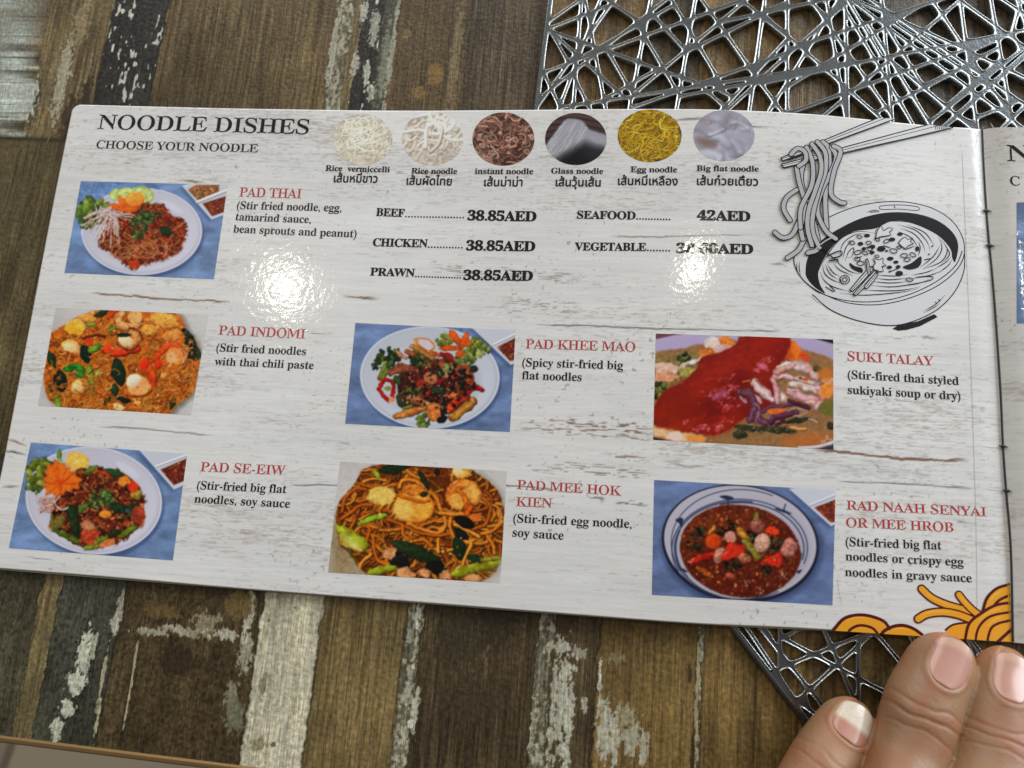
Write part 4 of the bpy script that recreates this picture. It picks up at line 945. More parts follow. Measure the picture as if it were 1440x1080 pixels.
    def sample(s, corners, nx, ny):
        tl, tr, br_, bl = (np.array(c, float) * s.q for c in corners); u, v = np.meshgrid(np.linspace(.004, .996, nx), np.linspace(.996, .004, ny))
        u = u[..., None]; v = v[..., None]; p = (tl * (1 - u) + tr * u) * (1 - v) + (bl * (1 - u) + br_ * u) * v
        b_ = np.pad(s.a, ((1, 1), (1, 1), (0, 0)), 'edge'); b_ = (b_[:-2] + b_[2:] + 2 * b_[1:-1]) / 4; b_ = (b_[:, :-2] + b_[:, 2:] + 2 * b_[:, 1:-1]) / 4
        x_ = np.clip(p[..., 0], 0, s.w - 1.01); y_ = np.clip(p[..., 1], 0, s.h - 1.01); i = x_.astype(int); j = y_.astype(int); fx = (x_ - i)[..., None]; fy = (y_ - j)[..., None]
        return (b_[j, i] * (1 - fx) + b_[j, i + 1] * fx) * (1 - fy) + (b_[j + 1, i] * (1 - fx) + b_[j + 1, i + 1] * fx) * fy
EPS_P = 2.6e-5
def photo(cv, corners, org, zs, label, nx=320, ny=215, name='dish_photo', cut=None):
    cv.blur(7)
    c = np.array([(org[0] + x_ / zs, org[1] + y_ / zs) for x_, y_ in corners]); p = P(c[:, 0], c[:, 1])[:, :2]
    u, v = np.meshgrid(np.linspace(0, 1, nx), np.linspace(1, 0, ny)); u = u[..., None]; v = v[..., None]
    xy = (p[0] * (1 - u) + p[1] * u) * (1 - v) + (p[3] * (1 - u) + p[2] * u) * v
    return link(name, mesh_np(name, on_paper(xy, EPS_P), gridf(ny, nx), lin(cv.sample(corners, nx, ny), 1.08)), PRINT, page, label)
PLATE = (204, 202, 216)
def blue(w, h, seed, col=(112, 138, 180)):
    c = Cv(w, h, col, seed=seed); return c.clouds(.30, 70, seed)
def plate(c, cx, cy, rx, ry, rot=0, col=PLATE):
    c.ell(cx + 14, cy + 22, rx * 1.0, ry * 1.01, (52, 72, 116), rot, n=60, al=.75, soft=14)
    c.ell(cx, cy, rx, ry, np.array(col) * 1.10, rot, n=70); c.ell(cx, cy, rx * .975, ry * .972, np.array(col) * .93, rot, n=70, soft=3)
    c.ell(cx - 4, cy - 6, rx * .95, ry * .94, col, rot, n=70, soft=16, hi=-.06); c.ell(cx, cy + ry * .06, rx * .74, ry * .72, np.array(col) * .965, rot, n=60, soft=24, hi=.05)
    c.ell(cx + rx * .5, cy - ry * .56, rx * .20, ry * .08, np.array(col) * 1.08, rot + .5, n=30, soft=10, al=.7)
def dipdish(c, quad, wells):
    q = np.array(quad, float); c.poly(q + (-18, 20), (58, 80, 124), al=.6, soft=14); c.poly(q, (214, 214, 224), soft=3); g = q.mean(0); c.poly(g + (q - g) * .90, (202, 204, 216), soft=4)
    for w_, cols, n in wells:
        c.poly(w_, np.array(cols[0]) * .7, soft=3, tex=.4); c.clip = c.mask(w_, False); c.specks(w_, n, 5, 12, cols, dark=.45); c.clip = None
CHILI = [(150, 48, 30), (110, 28, 22), (196, 92, 44), (128, 34, 26), (214, 140, 70)]
NUT = [(206, 132, 74), (222, 154, 92), (178, 104, 58), (196, 120, 62)]
CARROT = [(226, 116, 44), (238, 132, 58), (206, 94, 34)]
GREENS = [(92, 118, 48), (120, 142, 62), (66, 92, 38), (140, 156, 78)]
DGREEN = [(38, 58, 36), (52, 78, 44), (24, 40, 30), (70, 92, 54)]
# ---- pad thai
c = blue(1440, 922, 4); plate(c, 690, 493, 487, 352)
c.herb(300, 330, 120, GREENS, 60); c.herb(245, 430, 60, GREENS, 40)
for x_, y_, rx, ry in ((480, 200, 50, 48), (580, 200, 95, 62), (700, 205, 90, 78)): c.ell(x_, y_, rx, ry, (170, 184, 104)); c.ell(x_, y_, rx * .84, ry * .84, (204, 212, 146), tex=.12); c.ell(x_, y_, rx * .4, ry * .4, (188, 200, 128), tex=.2)
FOOD = [(360, 560), (420, 330), (560, 330), (700, 275), (860, 290), (930, 380), (1000, 390), (1045, 470), (1010, 620), (900, 705), (720, 755), (620, 790), (480, 690), (370, 625)]
c.poly(FOOD, (128, 52, 30), smooth=True, tex=.4, soft=6)
PT = [(184, 88, 50), (206, 112, 62), (160, 64, 38), (218, 140, 92), (196, 84, 44), (140, 50, 30)]
c.clip = c.mask([(x_ + (x_ - 700) * .05, y_ + (y_ - 530) * .06) for x_, y_ in FOOD], True, 10); c.specks(FOOD, 150, 8, 22, PT, dark=.4); c.noodles(FOOD, 260, 150, 11, PT, .5, .38); c.noodles([(470, 560), (900, 560), (960, 690), (620, 740)], 46, 190, 9, [(226, 156, 112), (214, 134, 88)], .35, .8)
c.specks(FOOD, 60, 7, 16, [(196, 70, 36), (90, 36, 24), (214, 120, 60)], dark=.5)
c.clip = None; c.ell(640, 760, 40, 34, (186, 72, 36), jag=.2, tex=.3)
for i in range(46):
    a = c.r.uniform(1.3, 2.9); L = c.r.uniform(120, 270); x0 = 420 + c.r.uniform(-60, 60); y0 = 330 + c.r.uniform(-50, 60); b_ = c.r.uniform(-60, 60)
    if i % 4 == 0: a = c.r.uniform(-.1, .6); L *= .7
    c.stroke([(x0, y0), (x0 + L * .5 * math.cos(a) + b_ * .4, y0 + L * .5 * math.sin(a) - abs(b_) * .2), (x0 + L * math.cos(a), y0 + L * math.sin(a))], 10, c.r.choice([(232, 208, 204), (222, 190, 186), (240, 222, 214), (206, 172, 160)]), lo=.4)
c.poly([(420, 275), (470, 262), (512, 285), (505, 198), (560, 232), (590, 190), (650, 176), (712, 215), (712, 262), (660, 330), (600, 352), (540, 340), (480, 322)], CARROT[0], tex=.12, rim=.25, hi=.15)
c.ell(640, 235, 72, 56, (242, 156, 74), -.2, tex=.1, hi=.2); c.poly([(505, 200), (560, 232), (566, 300), (520, 290)], (240, 124, 44), hi=.2); c.poly([(420, 275), (520, 290), (600, 340), (500, 325)], (226, 106, 36))
for x_, y_, r_ in ((715, 385, 66), (770, 375, 48), (640, 430, 44), (660, 520, 50), (720, 470, 36)): c.herb(x_, y_, r_, [(74, 98, 52), (104, 128, 70), (52, 74, 40), (132, 152, 92)], 26)
c.leaf(885, 497, 120, 86, .5, (34, 52, 36)); c.herb(830, 375, 30, DGREEN, 10)
c.clip = None; c.organic([(200, 140), (780, 110), (900, 250), (1060, 380), (1080, 500), (1030, 640), (900, 730), (620, 820), (330, 680), (180, 460)])
dipdish(c, [(1015, 125), (1150, 92), (1440, 100), (1440, 330), (1250, 402)], [([(1062, 160), (1130, 120), (1310, 118), (1312, 172), (1140, 246)], NUT, 90), ([(1180, 272), (1366, 212), (1380, 330), (1255, 376)], CHILI, 110)])
c.stroke([(1140, 262), (1390, 160)], 26, (222, 220, 228), lo=.2)
photo(c, [(195, 85), (1384, 115), (1272, 880), (62, 828)], (80, 240), 5.76, 'printed photo of fried noodles with carrot flower and bean sprouts')
# ---- pad indomi
c = Cv(1440, 950, (204, 199, 196), seed=5); c.clouds(.05, 90, 2); c.ell(120, 420, 160, 420, (176, 168, 166), soft=120, al=.5)
FOOD = [(70, 640), (110, 300), (240, 190), (420, 95), (600, 66), (900, 80), (1150, 100), (1220, 220), (1300, 330), (1335, 470), (1300, 690), (1150, 830), (1050, 910), (700, 905), (200, 850)]
c.poly([(x_ + 26, y_ + 14) for x_, y_ in FOOD], (70, 66, 52), smooth=True, soft=30, al=.7)
c.poly(FOOD, (198, 112, 44), smooth=True, tex=.25, soft=6); PI_ = [(226, 138, 54), (238, 158, 74), (206, 112, 40), (216, 126, 48), (244, 176, 98), (180, 88, 30)]
c.clip = c.mask(FOOD); c.specks(FOOD, 200, 14, 36, PI_, dark=.62); c.noodles(FOOD, 460, 130, 11, PI_, .8, .62, lo=.45)
for x_, y_ in ((1270, 330), (1290, 420), (1250, 250)): c.herb(x_, y_, 60, [(26, 44, 32), (40, 60, 40), (18, 30, 24)], 26)
for a in [(330, 200, 90, 60), (300, 370, 90, 50), (420, 130, 80, 40), (1050, 150, 120, 60), (930, 230, 70, 40), (1110, 270, 90, 50), (350, 690, 60, 60)]: c.ell(*a, c.r.choice([(236, 168, 84), (240, 180, 110), (228, 150, 80)]), c.r.uniform(-.4, .4), jag=.12, tex=.25, rim=.3, hi=.25)
c.ell(330, 220, 80, 55, (240, 180, 66), jag=.15, tex=.2); c.stroke([(400, 300), (470, 275), (570, 285)], 22, (112, 40, 22)); c.ell(440, 318, 34, 24, (212, 64, 26))
for L in [(540, 100, 140, 60, -.3, DGREEN[0]), (410, 430, 150, 100, 1.2, DGREEN[2]), (140, 470, 150, 80, 1.2, DGREEN[0]), (210, 640, 190, 120, 1.4, DGREEN[2]), (680, 570, 230, 130, 1.35, (26, 46, 34)), (650, 710, 110, 70, 1.4, DGREEN[0]), (720, 270, 120, 42, -.1, DGREEN[0]), (590, 800, 90, 50, 2.2, DGREEN[0]), (720, 790, 120, 50, .2, DGREEN[2]), (1110, 820, 110, 60, 2., DGREEN[0]), (130, 710, 70, 50, 1., DGREEN[0])]: c.leaf(*L)
for q, w_, cl in (([(260, 540), (330, 530), (390, 560)], 70, (60, 150, 50)), ([(440, 530), (455, 610), (465, 710)], 58, (128, 172, 58)), ([(170, 740), (185, 800), (195, 850)], 50, (126, 176, 54)), ([(450, 400), (500, 380), (530, 350)], 52, (112, 168, 56)), ([(430, 190), (480, 180)], 44, (150, 170, 70)), ([(610, 235), (650, 215)], 36, (118, 172, 60)), ([(500, 600), (520, 560)], 40, (168, 188, 96)), ([(330, 590), (400, 600)], 44, (70, 130, 50))): c.stroke(q, w_, cl, hi=.3, lo=.4)
c.ell(310, 530, 45, 16, (34, 96, 36), .1)
SH = [(238, 176, 120), (214, 92, 36)]
c.shrimp(760, 140, 125, 5.6, [(240, 178, 118), (224, 122, 54)]); c.ell(815, 120, 62, 55, (238, 178, 116), tex=.2, rim=.2)
c.stroke([(600, 130), (640, 90), (660, 80)], 40, (222, 84, 34)); c.stroke([(570, 400), (660, 420), (760, 400), (840, 380)], 70, (218, 66, 26), lo=.4); c.shrimp(760, 300, 110, 5.0, [(240, 176, 110), (224, 100, 44)]); c.ell(735, 320, 62, 46, (246, 214, 168), .2, hi=.2); c.ell(600, 380, 40, 46, (226, 80, 34), jag=.1, hi=.3); c.leaf(725, 270, 120, 38, -.12, (24, 44, 34))
c.stroke([(1000, 530), (985, 460), (1030, 390), (1100, 355), (1170, 370)], 66, (224, 92, 38), lo=.4); c.ell(1140, 440, 86, 74, (236, 150, 84), tex=.22, rim=.25); c.ell(1105, 460, 46, 46, (240, 178, 124), tex=.2); c.stroke([(1190, 390), (1220, 450), (1180, 500)], 34, (238, 164, 104)); c.ell(1005, 505, 24, 36, (232, 60, 28), .5, hi=.5)
c.stroke([(890, 480), (930, 560), (950, 650), (900, 720), (820, 750)], 84, (222, 92, 36), lo=.4); c.ell(840, 680, 96, 80, (238, 166, 108), tex=.15, rim=.2); c.ell(800, 640, 66, 48, (250, 226, 190), -.5, hi=.3, soft=5); c.ell(885, 510, 40, 46, (218, 60, 28), jag=.1, hi=.4)
for x_, y_, rx in ((680, 845, 46), (345, 690, 40), (290, 380, 60)): c.ell(x_, y_, rx, rx * .6, (246, 206, 150), .4, jag=.15, hi=.2)
c.noodles([(480, 480), (600, 480), (600, 880), (300, 880)], 40, 150, 9, PI_, .8, .7); c.noodles([(900, 760), (1250, 560), (1200, 800), (900, 890)], 60, 150, 9, PI_, .8, .7); c.noodles([(150, 560), (270, 560), (250, 760), (120, 760)], 8, 130, 10, PI_, .9, .8)
c.specks(FOOD, 60, 4, 9, [(252, 220, 180), (210, 60, 24)], dark=.8)
c.clip = None
c.poly([(1180, 60), (1440, 60), (1440, 950), (1240, 950), (1330, 500), (1300, 300)], (218, 216, 212), al=.25, soft=40)
c.organic([(60, 640), (90, 300), (240, 170), (420, 80), (620, 40), (900, 50), (1170, 80), (1360, 300), (1370, 500), (1320, 720), (1060, 950), (300, 930), (80, 860)], 12, 46, .14)
photo(c, [(165, 45), (1400, 102), (1260, 915), (20, 838)], (50, 425), 5.76, 'printed photo of orange noodles with prawns and greens on white')
# ---- pad se-eiw
c = blue(1440, 1013, 8); plate(c, 680, 502, 510, 400, .12)
c.herb(290, 300, 110, [(122, 134, 56), (96, 110, 44), (150, 156, 80)], 70); c.herb(230, 420, 50, GREENS, 30); c.leaf(425, 160, 90, 36, 1.6, (104, 134, 50)); c.ell(430, 220, 22, 34, (150, 164, 120))
c.ell(560, 215, 90, 76, (206, 176, 120), .3); c.ell(560, 212, 80, 66, (242, 186, 92), .3, tex=.08)
for a in np.linspace(0, 2 * PI, 9)[:-1]: c.stroke([(560, 212), (560 + 70 * math.cos(a), 212 + 56 * math.sin(a))], 4, (248, 214, 150), lo=0, hi=0)
FOOD = [(360, 620), (440, 380), (600, 280), (760, 265), (920, 310), (1040, 440), (1050, 640), (980, 740), (820, 830), (600, 850), (440, 760), (370, 720)]
PS = [(150, 74, 46), (176, 92, 56), (120, 54, 36), (196, 120, 78), (206, 108, 54), (96, 46, 32), (166, 84, 60)]
c.poly(FOOD, (104, 48, 32), smooth=True, tex=.4, soft=6); c.clip = c.mask([(x_ + (x_ - 700) * .04, y_ + (y_ - 560) * .05) for x_, y_ in FOOD], True, 12); c.specks(FOOD, 240, 12, 34, PS, dark=.4); c.noodles(FOOD, 150, 110, 20, PS, .8, .45); c.clip = None; c.specks(FOOD, 120, 5, 12, [(222, 140, 80), (84, 38, 28), (214, 166, 112)], dark=.6)
for L in [(660, 280, 120, 50, -.5, (104, 116, 50)), (830, 300, 170, 70, .3, DGREEN[1]), (520, 590, 120, 90, .8, DGREEN[0]), (540, 690, 240, 80, 1.35, (40, 54, 34)), (420, 670, 130, 90, 2.2, (120, 104, 52)), (600, 560, 100, 60, 2.3, (86, 108, 54)), (860, 560, 130, 90, .3, DGREEN[0]), (990, 560, 110, 70, .1, DGREEN[0]), (830, 750, 150, 44, -.35, DGREEN[0]), (1000, 460, 90, 100, 1.2, (166, 142, 66))]: c.leaf(*L)
c.herb(930, 610, 50, [(36, 74, 62), (60, 104, 86), (26, 52, 44)], 14)
for q, w_, cl in (([(410, 730), (480, 770), (560, 815)], 46, (92, 106, 42)), ([(880, 780), (940, 730), (990, 710)], 56, (122, 140, 52)), ([(640, 850), (720, 800), (780, 780)], 46, (116, 138, 56)), ([(620, 855), (700, 845)], 40, (128, 146, 54)), ([(370, 620), (375, 730)], 24, (110, 120, 60))): c.stroke(q, w_, cl, hi=.35, lo=.45)
c.stroke([(720, 290), (780, 310), (800, 340)], 36, (206, 84, 40)); c.ell(910, 360, 50, 40, (230, 140, 60), jag=.2, tex=.3); c.ell(975, 400, 36, 50, (214, 70, 36), jag=.15); c.ell(770, 610, 44, 26, (226, 146, 66), hi=.3); c.ell(1015, 610, 54, 62, (158, 70, 50), jag=.12, tex=.35); c.ell(650, 770, 70, 60, (176, 76, 50), jag=.2, tex=.35); c.ell(780, 820, 66, 26, (206, 126, 78), -.3, jag=.15); c.ell(640, 690, 60, 36, (190, 130, 96), .3, jag=.15, rim=.4)
for x_, y_, r_ in ((740, 470, 70), (700, 520, 56), (780, 500, 50)): c.herb(x_, y_, r_, [(86, 118, 58), (116, 146, 78), (64, 92, 44), (140, 164, 98)], 30)
for i in range(26): a = c.r.uniform(0, 6.3); c.stroke([(330 + c.r.uniform(-60, 60), 540 + c.r.uniform(-60, 60)) for _ in range(3)], 9, c.r.choice([(226, 108, 56), (232, 202, 196), (222, 180, 176)]))
c.stroke([(260, 450), (250, 500), (300, 550), (370, 540)], 10, (234, 214, 214)); c.stroke([(430, 470), (390, 530), (440, 575), (490, 560)], 12, (234, 210, 214))
pts = []
for k in range(28):
    a = k / 28 * 2 * PI; rr = (150 if k % 2 == 0 else 118) * (1 + .16 * math.sin(3 * a + 1)); pts.append((430 + rr * 1.0 * math.cos(a), 350 + rr * .92 * math.sin(a)))
c.poly(pts, CARROT[0], rim=.25, tex=.1)
for k in range(9): a = k / 9 * 6.28 + .2; c.stroke([(430, 380), (430 + 115 * math.cos(a), 350 + 100 * math.sin(a))], 26, (236, 124, 48) if k % 2 else (222, 98, 30), al=.55, lo=.3)
c.ell(430, 375, 36, 30, (206, 80, 22), soft=16, al=.8)
c.organic([(170, 260), (430, 120), (660, 150), (760, 240), (940, 290), (1080, 440), (1090, 640), (1000, 770), (820, 850), (600, 880), (350, 740), (220, 560)])
dipdish(c, [(1015, 120), (1150, 128), (1440, 140), (1440, 350), (1275, 425)], [([(1178, 275), (1375, 188), (1380, 345), (1275, 392)], CHILI, 150)]); c.stroke([(1150, 250), (1400, 155)], 18, (226, 226, 234), lo=.15)
photo(c, [(205, 65), (1378, 150), (1270, 950), (40, 857)], (5, 610), 5.3333, 'printed photo of dark fried noodles with a large carrot flower')
# ---- pad khee mao
c = blue(1440, 942, 12, (104, 126, 168)); plate(c, 720, 475, 540, 396, .04, (196, 200, 212))
FOOD = [(300, 480), (420, 340), (560, 250), (740, 260), (900, 330), (1060, 400), (1080, 560), (1070, 700), (900, 800), (780, 820), (560, 810), (450, 720), (320, 600)]
KM = [(86, 40, 26), (120, 62, 36), (60, 28, 22), (150, 84, 50), (44, 24, 22), (104, 48, 34)]
IN = [(480, 470), (600, 360), (840, 340), (1040, 430), (1040, 600), (880, 760), (700, 720), (500, 680)]
c.poly(IN, (56, 30, 24), smooth=True, tex=.4, soft=8); c.specks(IN, 200, 12, 34, KM, dark=.5)
def broc(x_, y_, r_, st_):
    c.stroke([(x_, y_), st_], r_ * .6, (126, 136, 64), lo=.3); c.stroke([(x_ + r_ * .4, y_), (st_[0] + r_ * .25, st_[1])], r_ * .35, (112, 128, 58)); c.herb(x_, y_ - r_ * .2, r_, [(44, 66, 34), (62, 88, 42), (30, 46, 26), (84, 110, 56)], 40)
broc(400, 340, 92, (340, 480)); c.herb(300, 400, 38, DGREEN, 16); broc(640, 345, 76, (600, 360)); c.herb(680, 350, 50, [(150, 146, 80), (110, 116, 60), (80, 92, 46)], 26)
c.poly([(612, 168), (720, 182), (768, 236), (730, 276), (660, 250), (615, 220)], (198, 138, 92), smooth=True); c.poly([(630, 184), (715, 196), (750, 236), (715, 262), (650, 232)], (212, 198, 202), smooth=True, tex=.08)
for q, w_, cl in (([(590, 240), (660, 275), (740, 330)], 60, (186, 128, 62)), ([(470, 270), (500, 310), (540, 330)], 36, (196, 140, 110)), ([(550, 280), (600, 300)], 60, (176, 110, 66)), ([(740, 280), (800, 310)], 44, (214, 112, 48)), ([(430, 440), (500, 410), (600, 410)], 86, (150, 88, 62)), ([(820, 300), (880, 330), (910, 370)], 60, (168, 48, 32)),
 ([(560, 640), (640, 660), (720, 690)], 74, (176, 134, 92)), ([(460, 780), (560, 750), (680, 715)], 66, (196, 132, 72)), ([(900, 790), (980, 730), (1060, 660)], 84, (190, 138, 66)), ([(880, 720), (920, 680), (960, 640)], 76, (204, 72, 38)), ([(960, 660), (1020, 635)], 52, (176, 62, 40)), ([(700, 620), (760, 550), (840, 480)], 40, (142, 32, 34)), ([(560, 480), (640, 450), (700, 420)], 36, (96, 26, 30)), ([(500, 540), (560, 520), (620, 560)], 34, (70, 28, 30)), ([(900, 470), (930, 510)], 30, (176, 44, 40)), ([(1010, 600), (1080, 560), (1130, 580)], 40, (164, 32, 30)), ([(1060, 540), (1120, 560)], 34, (186, 50, 40))): c.stroke(q, w_, cl, hi=.3, lo=.45)
for k in range(5): c.stroke([(826 + k * 18, 290 + k * 12), (846 + k * 18, 340 + k * 8)], 5, (110, 24, 20))
c.ell(730, 480, 56, 50, (178, 118, 82), jag=.15, tex=.25, rim=.3); c.ell(835, 440, 44, 40, (150, 126, 84), tex=.2); c.ell(760, 740, 66, 72, (196, 118, 66), .4, jag=.1, tex=.3, rim=.3); c.ell(890, 590, 46, 52, (200, 110, 62), jag=.15, tex=.2); c.ell(990, 430, 76, 56, (150, 80, 46), jag=.2, tex=.4); c.ell(1020, 500, 50, 60, (130, 62, 40), jag=.2, tex=.4); c.ell(660, 530, 50, 34, (150, 52, 44), jag=.2, tex=.3)
c.stroke([(330, 570), (370, 500), (430, 510), (440, 580), (420, 660), (380, 640), (320, 570)], 34, (170, 34, 28), lo=.4); c.ell(390, 565, 30, 18, (126, 132, 70)); c.ell(425, 655, 20, 26, (226, 150, 110))
for L in [(800, 440, 90, 70, .4, (40, 50, 40)), (800, 580, 150, 80, .2, (46, 52, 40)), (860, 400, 90, 40, .9, (120, 136, 80)), (500, 670, 130, 70, 1., (52, 60, 42)), (830, 720, 50, 160, .1, (34, 34, 30)), (470, 500, 80, 60, 1, (60, 84, 46)), (900, 390, 60, 40, 1, (92, 110, 60))]: c.leaf(*L)
c.stroke([(510, 600), (580, 570), (660, 590)], 46, (96, 118, 58)); c.herb(620, 585, 40, [(96, 120, 60), (126, 146, 80), (70, 92, 44)], 16); c.herb(660, 805, 66, [(110, 130, 60), (86, 106, 46), (138, 152, 80)], 24); c.stroke([(520, 715), (580, 700)], 26, (120, 140, 64))
for _ in range(46): x_, y_ = c.rnd([(860, 360), (1090, 380), (1060, 620), (860, 600)]); r_ = c.r.uniform(8, 19); c.ell(x_, y_, r_, r_, (30, 26, 28), rim=.2, hi=.8)
c.specks(IN, 90, 4, 8, [(226, 196, 150), (210, 170, 120)], dark=.8); c.specks(IN, 120, 6, 16, [(34, 24, 24), (60, 22, 22), (120, 40, 30)], dark=.6); c.ell(820, 800, 46, 24, (28, 26, 28), -.3); c.ell(1062, 412, 36, 26, (40, 48, 44), .4, hi=.5)
c.herb(840, 190, 66, [(150, 158, 66), (122, 134, 52), (176, 180, 96)], 40); c.herb(1110, 240, 86, [(150, 158, 66), (122, 134, 52), (176, 180, 96), (100, 114, 44)], 60); c.herb(1010, 320, 76, [(130, 146, 66), (172, 178, 104), (100, 118, 50)], 34)
for q in ([(950, 255), (880, 170), (878, 105), (925, 120), (965, 190)], [(955, 255), (962, 180), (1010, 110), (1030, 180), (1000, 240)], [(945, 265), (850, 275), (785, 255), (850, 222), (930, 235)], [(950, 260), (1005, 280), (960, 340), (920, 290)], [(955, 250), (1020, 190), (1060, 210), (1010, 245)]): c.poly(q, CARROT[2], rim=.25, hi=.2, tex=.08)
c.ell(962, 252, 18, 14, (150, 70, 30), soft=6)
c.organic([(250, 380), (420, 260), (600, 150), (780, 110), (1040, 90), (1230, 230), (1180, 340), (1100, 420), (1180, 580), (1090, 720), (900, 840), (660, 860), (420, 780), (280, 560)], 10)
dipdish(c, [(1050, 90), (1200, 80), (1440, 90), (1440, 330), (1345, 385)], [([(1240, 245), (1384, 170), (1420, 330), (1340, 356)], CHILI, 140)]); c.stroke([(1215, 225), (1420, 125)], 18, (214, 218, 228), lo=.15)
photo(c, [(138, 50), (1385, 105), (1340, 900), (58, 835)], (475, 445), 5.5385, 'printed photo of stir-fry with broccoli, chili and a starry carrot flower')
# ---- pad mee hok kien
c = Cv(1440, 1013, (200, 194, 190), seed=21); c.clouds(.06, 80, 3); c.poly([(30, 480), (140, 480), (330, 950), (30, 950)], (150, 130, 96), soft=80, al=.9)
FOOD = [(110, 400), (250, 210), (310, 110), (480, 70), (700, 80), (1050, 100), (1230, 200), (1330, 330), (1350, 560), (1340, 740), (1180, 940), (560, 915), (330, 890), (180, 720), (120, 640)]
MH = [(206, 126, 44), (190, 108, 34), (220, 146, 62), (172, 92, 28), (212, 132, 52)]
c.poly([(x_ + 24, y_ + 10) for x_, y_ in FOOD], (110, 96, 80), smooth=True, soft=40, al=.6); c.poly(FOOD, (104, 52, 20), smooth=True, soft=6, tex=.3); c.clip = c.mask(FOOD)
c.noodles(FOOD, 150, 300, 26, MH, .5, .42, lo=.75); c.noodles(FOOD, 130, 330, 27, MH, .45, .82, lo=.75)
for q in ([(580, 250), (600, 200), (660, 195), (760, 240), (850, 330), (900, 450), (920, 540), (850, 590), (740, 560), (640, 520)], [(490, 490), (600, 530), (720, 590), (860, 610), (960, 590)], [(960, 470), (955, 560), (1000, 640), (1080, 660), (1130, 640)], [(1110, 670), (1070, 760), (1040, 870)], [(990, 530), (1080, 570), (1170, 620)], [(250, 215), (320, 235), (400, 255)], [(140, 490), (220, 430), (280, 390), (370, 380)], [(380, 620), (390, 720), (430, 800), (520, 820)], [(360, 750), (280, 830), (300, 890)], [(690, 650), (760, 640), (820, 690)], [(1200, 330), (1250, 400), (1220, 520), (1120, 560)], [(300, 540), (350, 560), (330, 640)], [(870, 640), (865, 730)], [(600, 540), (610, 600), (640, 640)], [(150, 430), (170, 330), (250, 260), (330, 270)], [(1190, 600), (1260, 580), (1340, 510)], [(1230, 620), (1270, 680), (1280, 740)], [(620, 110), (680, 160), (740, 190)], [(880, 440), (960, 450), (1060, 450)]):
    c.stroke(q, 30, np.array(c.r.choice(MH)) * 1.08, lo=.62, hi=.4)
c.ell(450, 310, 100, 72, (226, 186, 100), .2, jag=.16, tex=.2, rim=.2); c.poly([(310, 330), (400, 250), (540, 260), (520, 370), (430, 390)], (230, 192, 110), al=.7, tex=.2, soft=8)
c.ell(690, 390, 148, 120, (206, 122, 42), .1, n=26); c.ell(680, 392, 140, 110, (232, 164, 70), .1, tex=.22, hi=.12, soft=6); c.ell(600, 420, 76, 72, (242, 196, 110), .2, tex=.15, soft=16, al=.9); c.ell(760, 410, 60, 70, (238, 170, 76), soft=14, tex=.2, al=.8)
c.stroke([(560, 310), (640, 330), (720, 360), (800, 350)], 26, (206, 96, 30), al=.8); c.ell(690, 270, 90, 46, (206, 126, 52), tex=.35, rim=.3)
c.shrimp(1055, 310, 150, 2.2, [(238, 160, 76), (206, 92, 28)], .6); c.ell(1055, 310, 46, 40, (226, 132, 52), tex=.3); c.ell(1010, 350, 60, 66, (240, 170, 86), .4, tex=.2, soft=8, al=.9); c.ell(1110, 280, 56, 50, (240, 176, 96), tex=.25, soft=8, al=.85); c.stroke([(1020, 270), (1060, 330), (1080, 430)], 40, (230, 132, 46), al=.9); c.stroke([(1110, 400), (1080, 450)], 60, (222, 110, 36)); c.ell(1130, 480, 60, 26, (206, 112, 48), -.5, jag=.2)
for L in [(530, 110, 220, 90, -.1, (34, 46, 28)), (760, 190, 190, 50, 1.1, (36, 48, 32)), (700, 730, 420, 120, .38, (38, 52, 30)), (580, 800, 180, 160, .6, (26, 30, 28)), (1060, 510, 170, 90, .4, (26, 24, 20)), (1020, 700, 190, 110, 1.4, (34, 50, 28)), (1170, 790, 200, 76, .4, (34, 52, 34)), (860, 850, 180, 110, .4, (24, 24, 22)), (1040, 600, 130, 70, .6, (28, 30, 22)), (760, 300, 50, 60, 1, (40, 48, 28)), (860, 130, 60, 50, 1, (30, 34, 24))]: c.leaf(*L)
for q, w_, cl in (([(100, 550), (200, 600), (310, 690)], 96, (168, 178, 52)), ([(275, 520), (380, 480), (470, 460)], 44, (150, 180, 54)), ([(390, 120), (420, 170)], 40, (160, 176, 60)), ([(360, 890), (460, 860), (540, 850)], 70, (152, 162, 48)), ([(980, 890), (1140, 850), (1320, 800)], 80, (152, 156, 46)), ([(200, 740), (240, 830)], 60, (110, 110, 40)), ([(1190, 790), (1310, 770)], 40, (150, 140, 60))): c.stroke(q, w_, cl, hi=.35, lo=.35)
c.ell(200, 650, 90, 44, (190, 190, 96), .6, soft=14, al=.8); c.ell(250, 690, 60, 20, (214, 206, 130), .6, soft=10, al=.7)
for a in [(500, 740, 56, 44), (620, 890, 76, 50), (760, 885, 50, 36), (920, 900, 46, 40), (1120, 920, 70, 30)]: c.ell(*a, (210, 150, 104), c.r.uniform(-.5, .5), jag=.18, tex=.3, rim=.35)
c.ell(1040, 140, 70, 44, (214, 160, 80), jag=.25, tex=.35); c.ell(1010, 120, 40, 30, (228, 206, 160), jag=.25); c.specks([(480, 560), (1100, 560), (1000, 900), (520, 880)], 30, 4, 8, [(250, 220, 160), (190, 50, 30)], dark=.9)
c.clip = None
c.poly([(1250, 90), (1440, 90), (1440, 1000), (1160, 1000), (1345, 760), (1365, 400)], (212, 208, 204), al=.35, soft=30)
c.organic([(60, 400), (250, 170), (310, 60), (500, 40), (1080, 60), (1270, 170), (1390, 400), (1370, 760), (1180, 980), (300, 980), (60, 700)], 10, 46, .18)
photo(c, [(125, 50), (1375, 120), (1325, 960), (35, 880)], (455, 640), 5.3333, 'printed photo of thick egg noodles with two curled prawns')
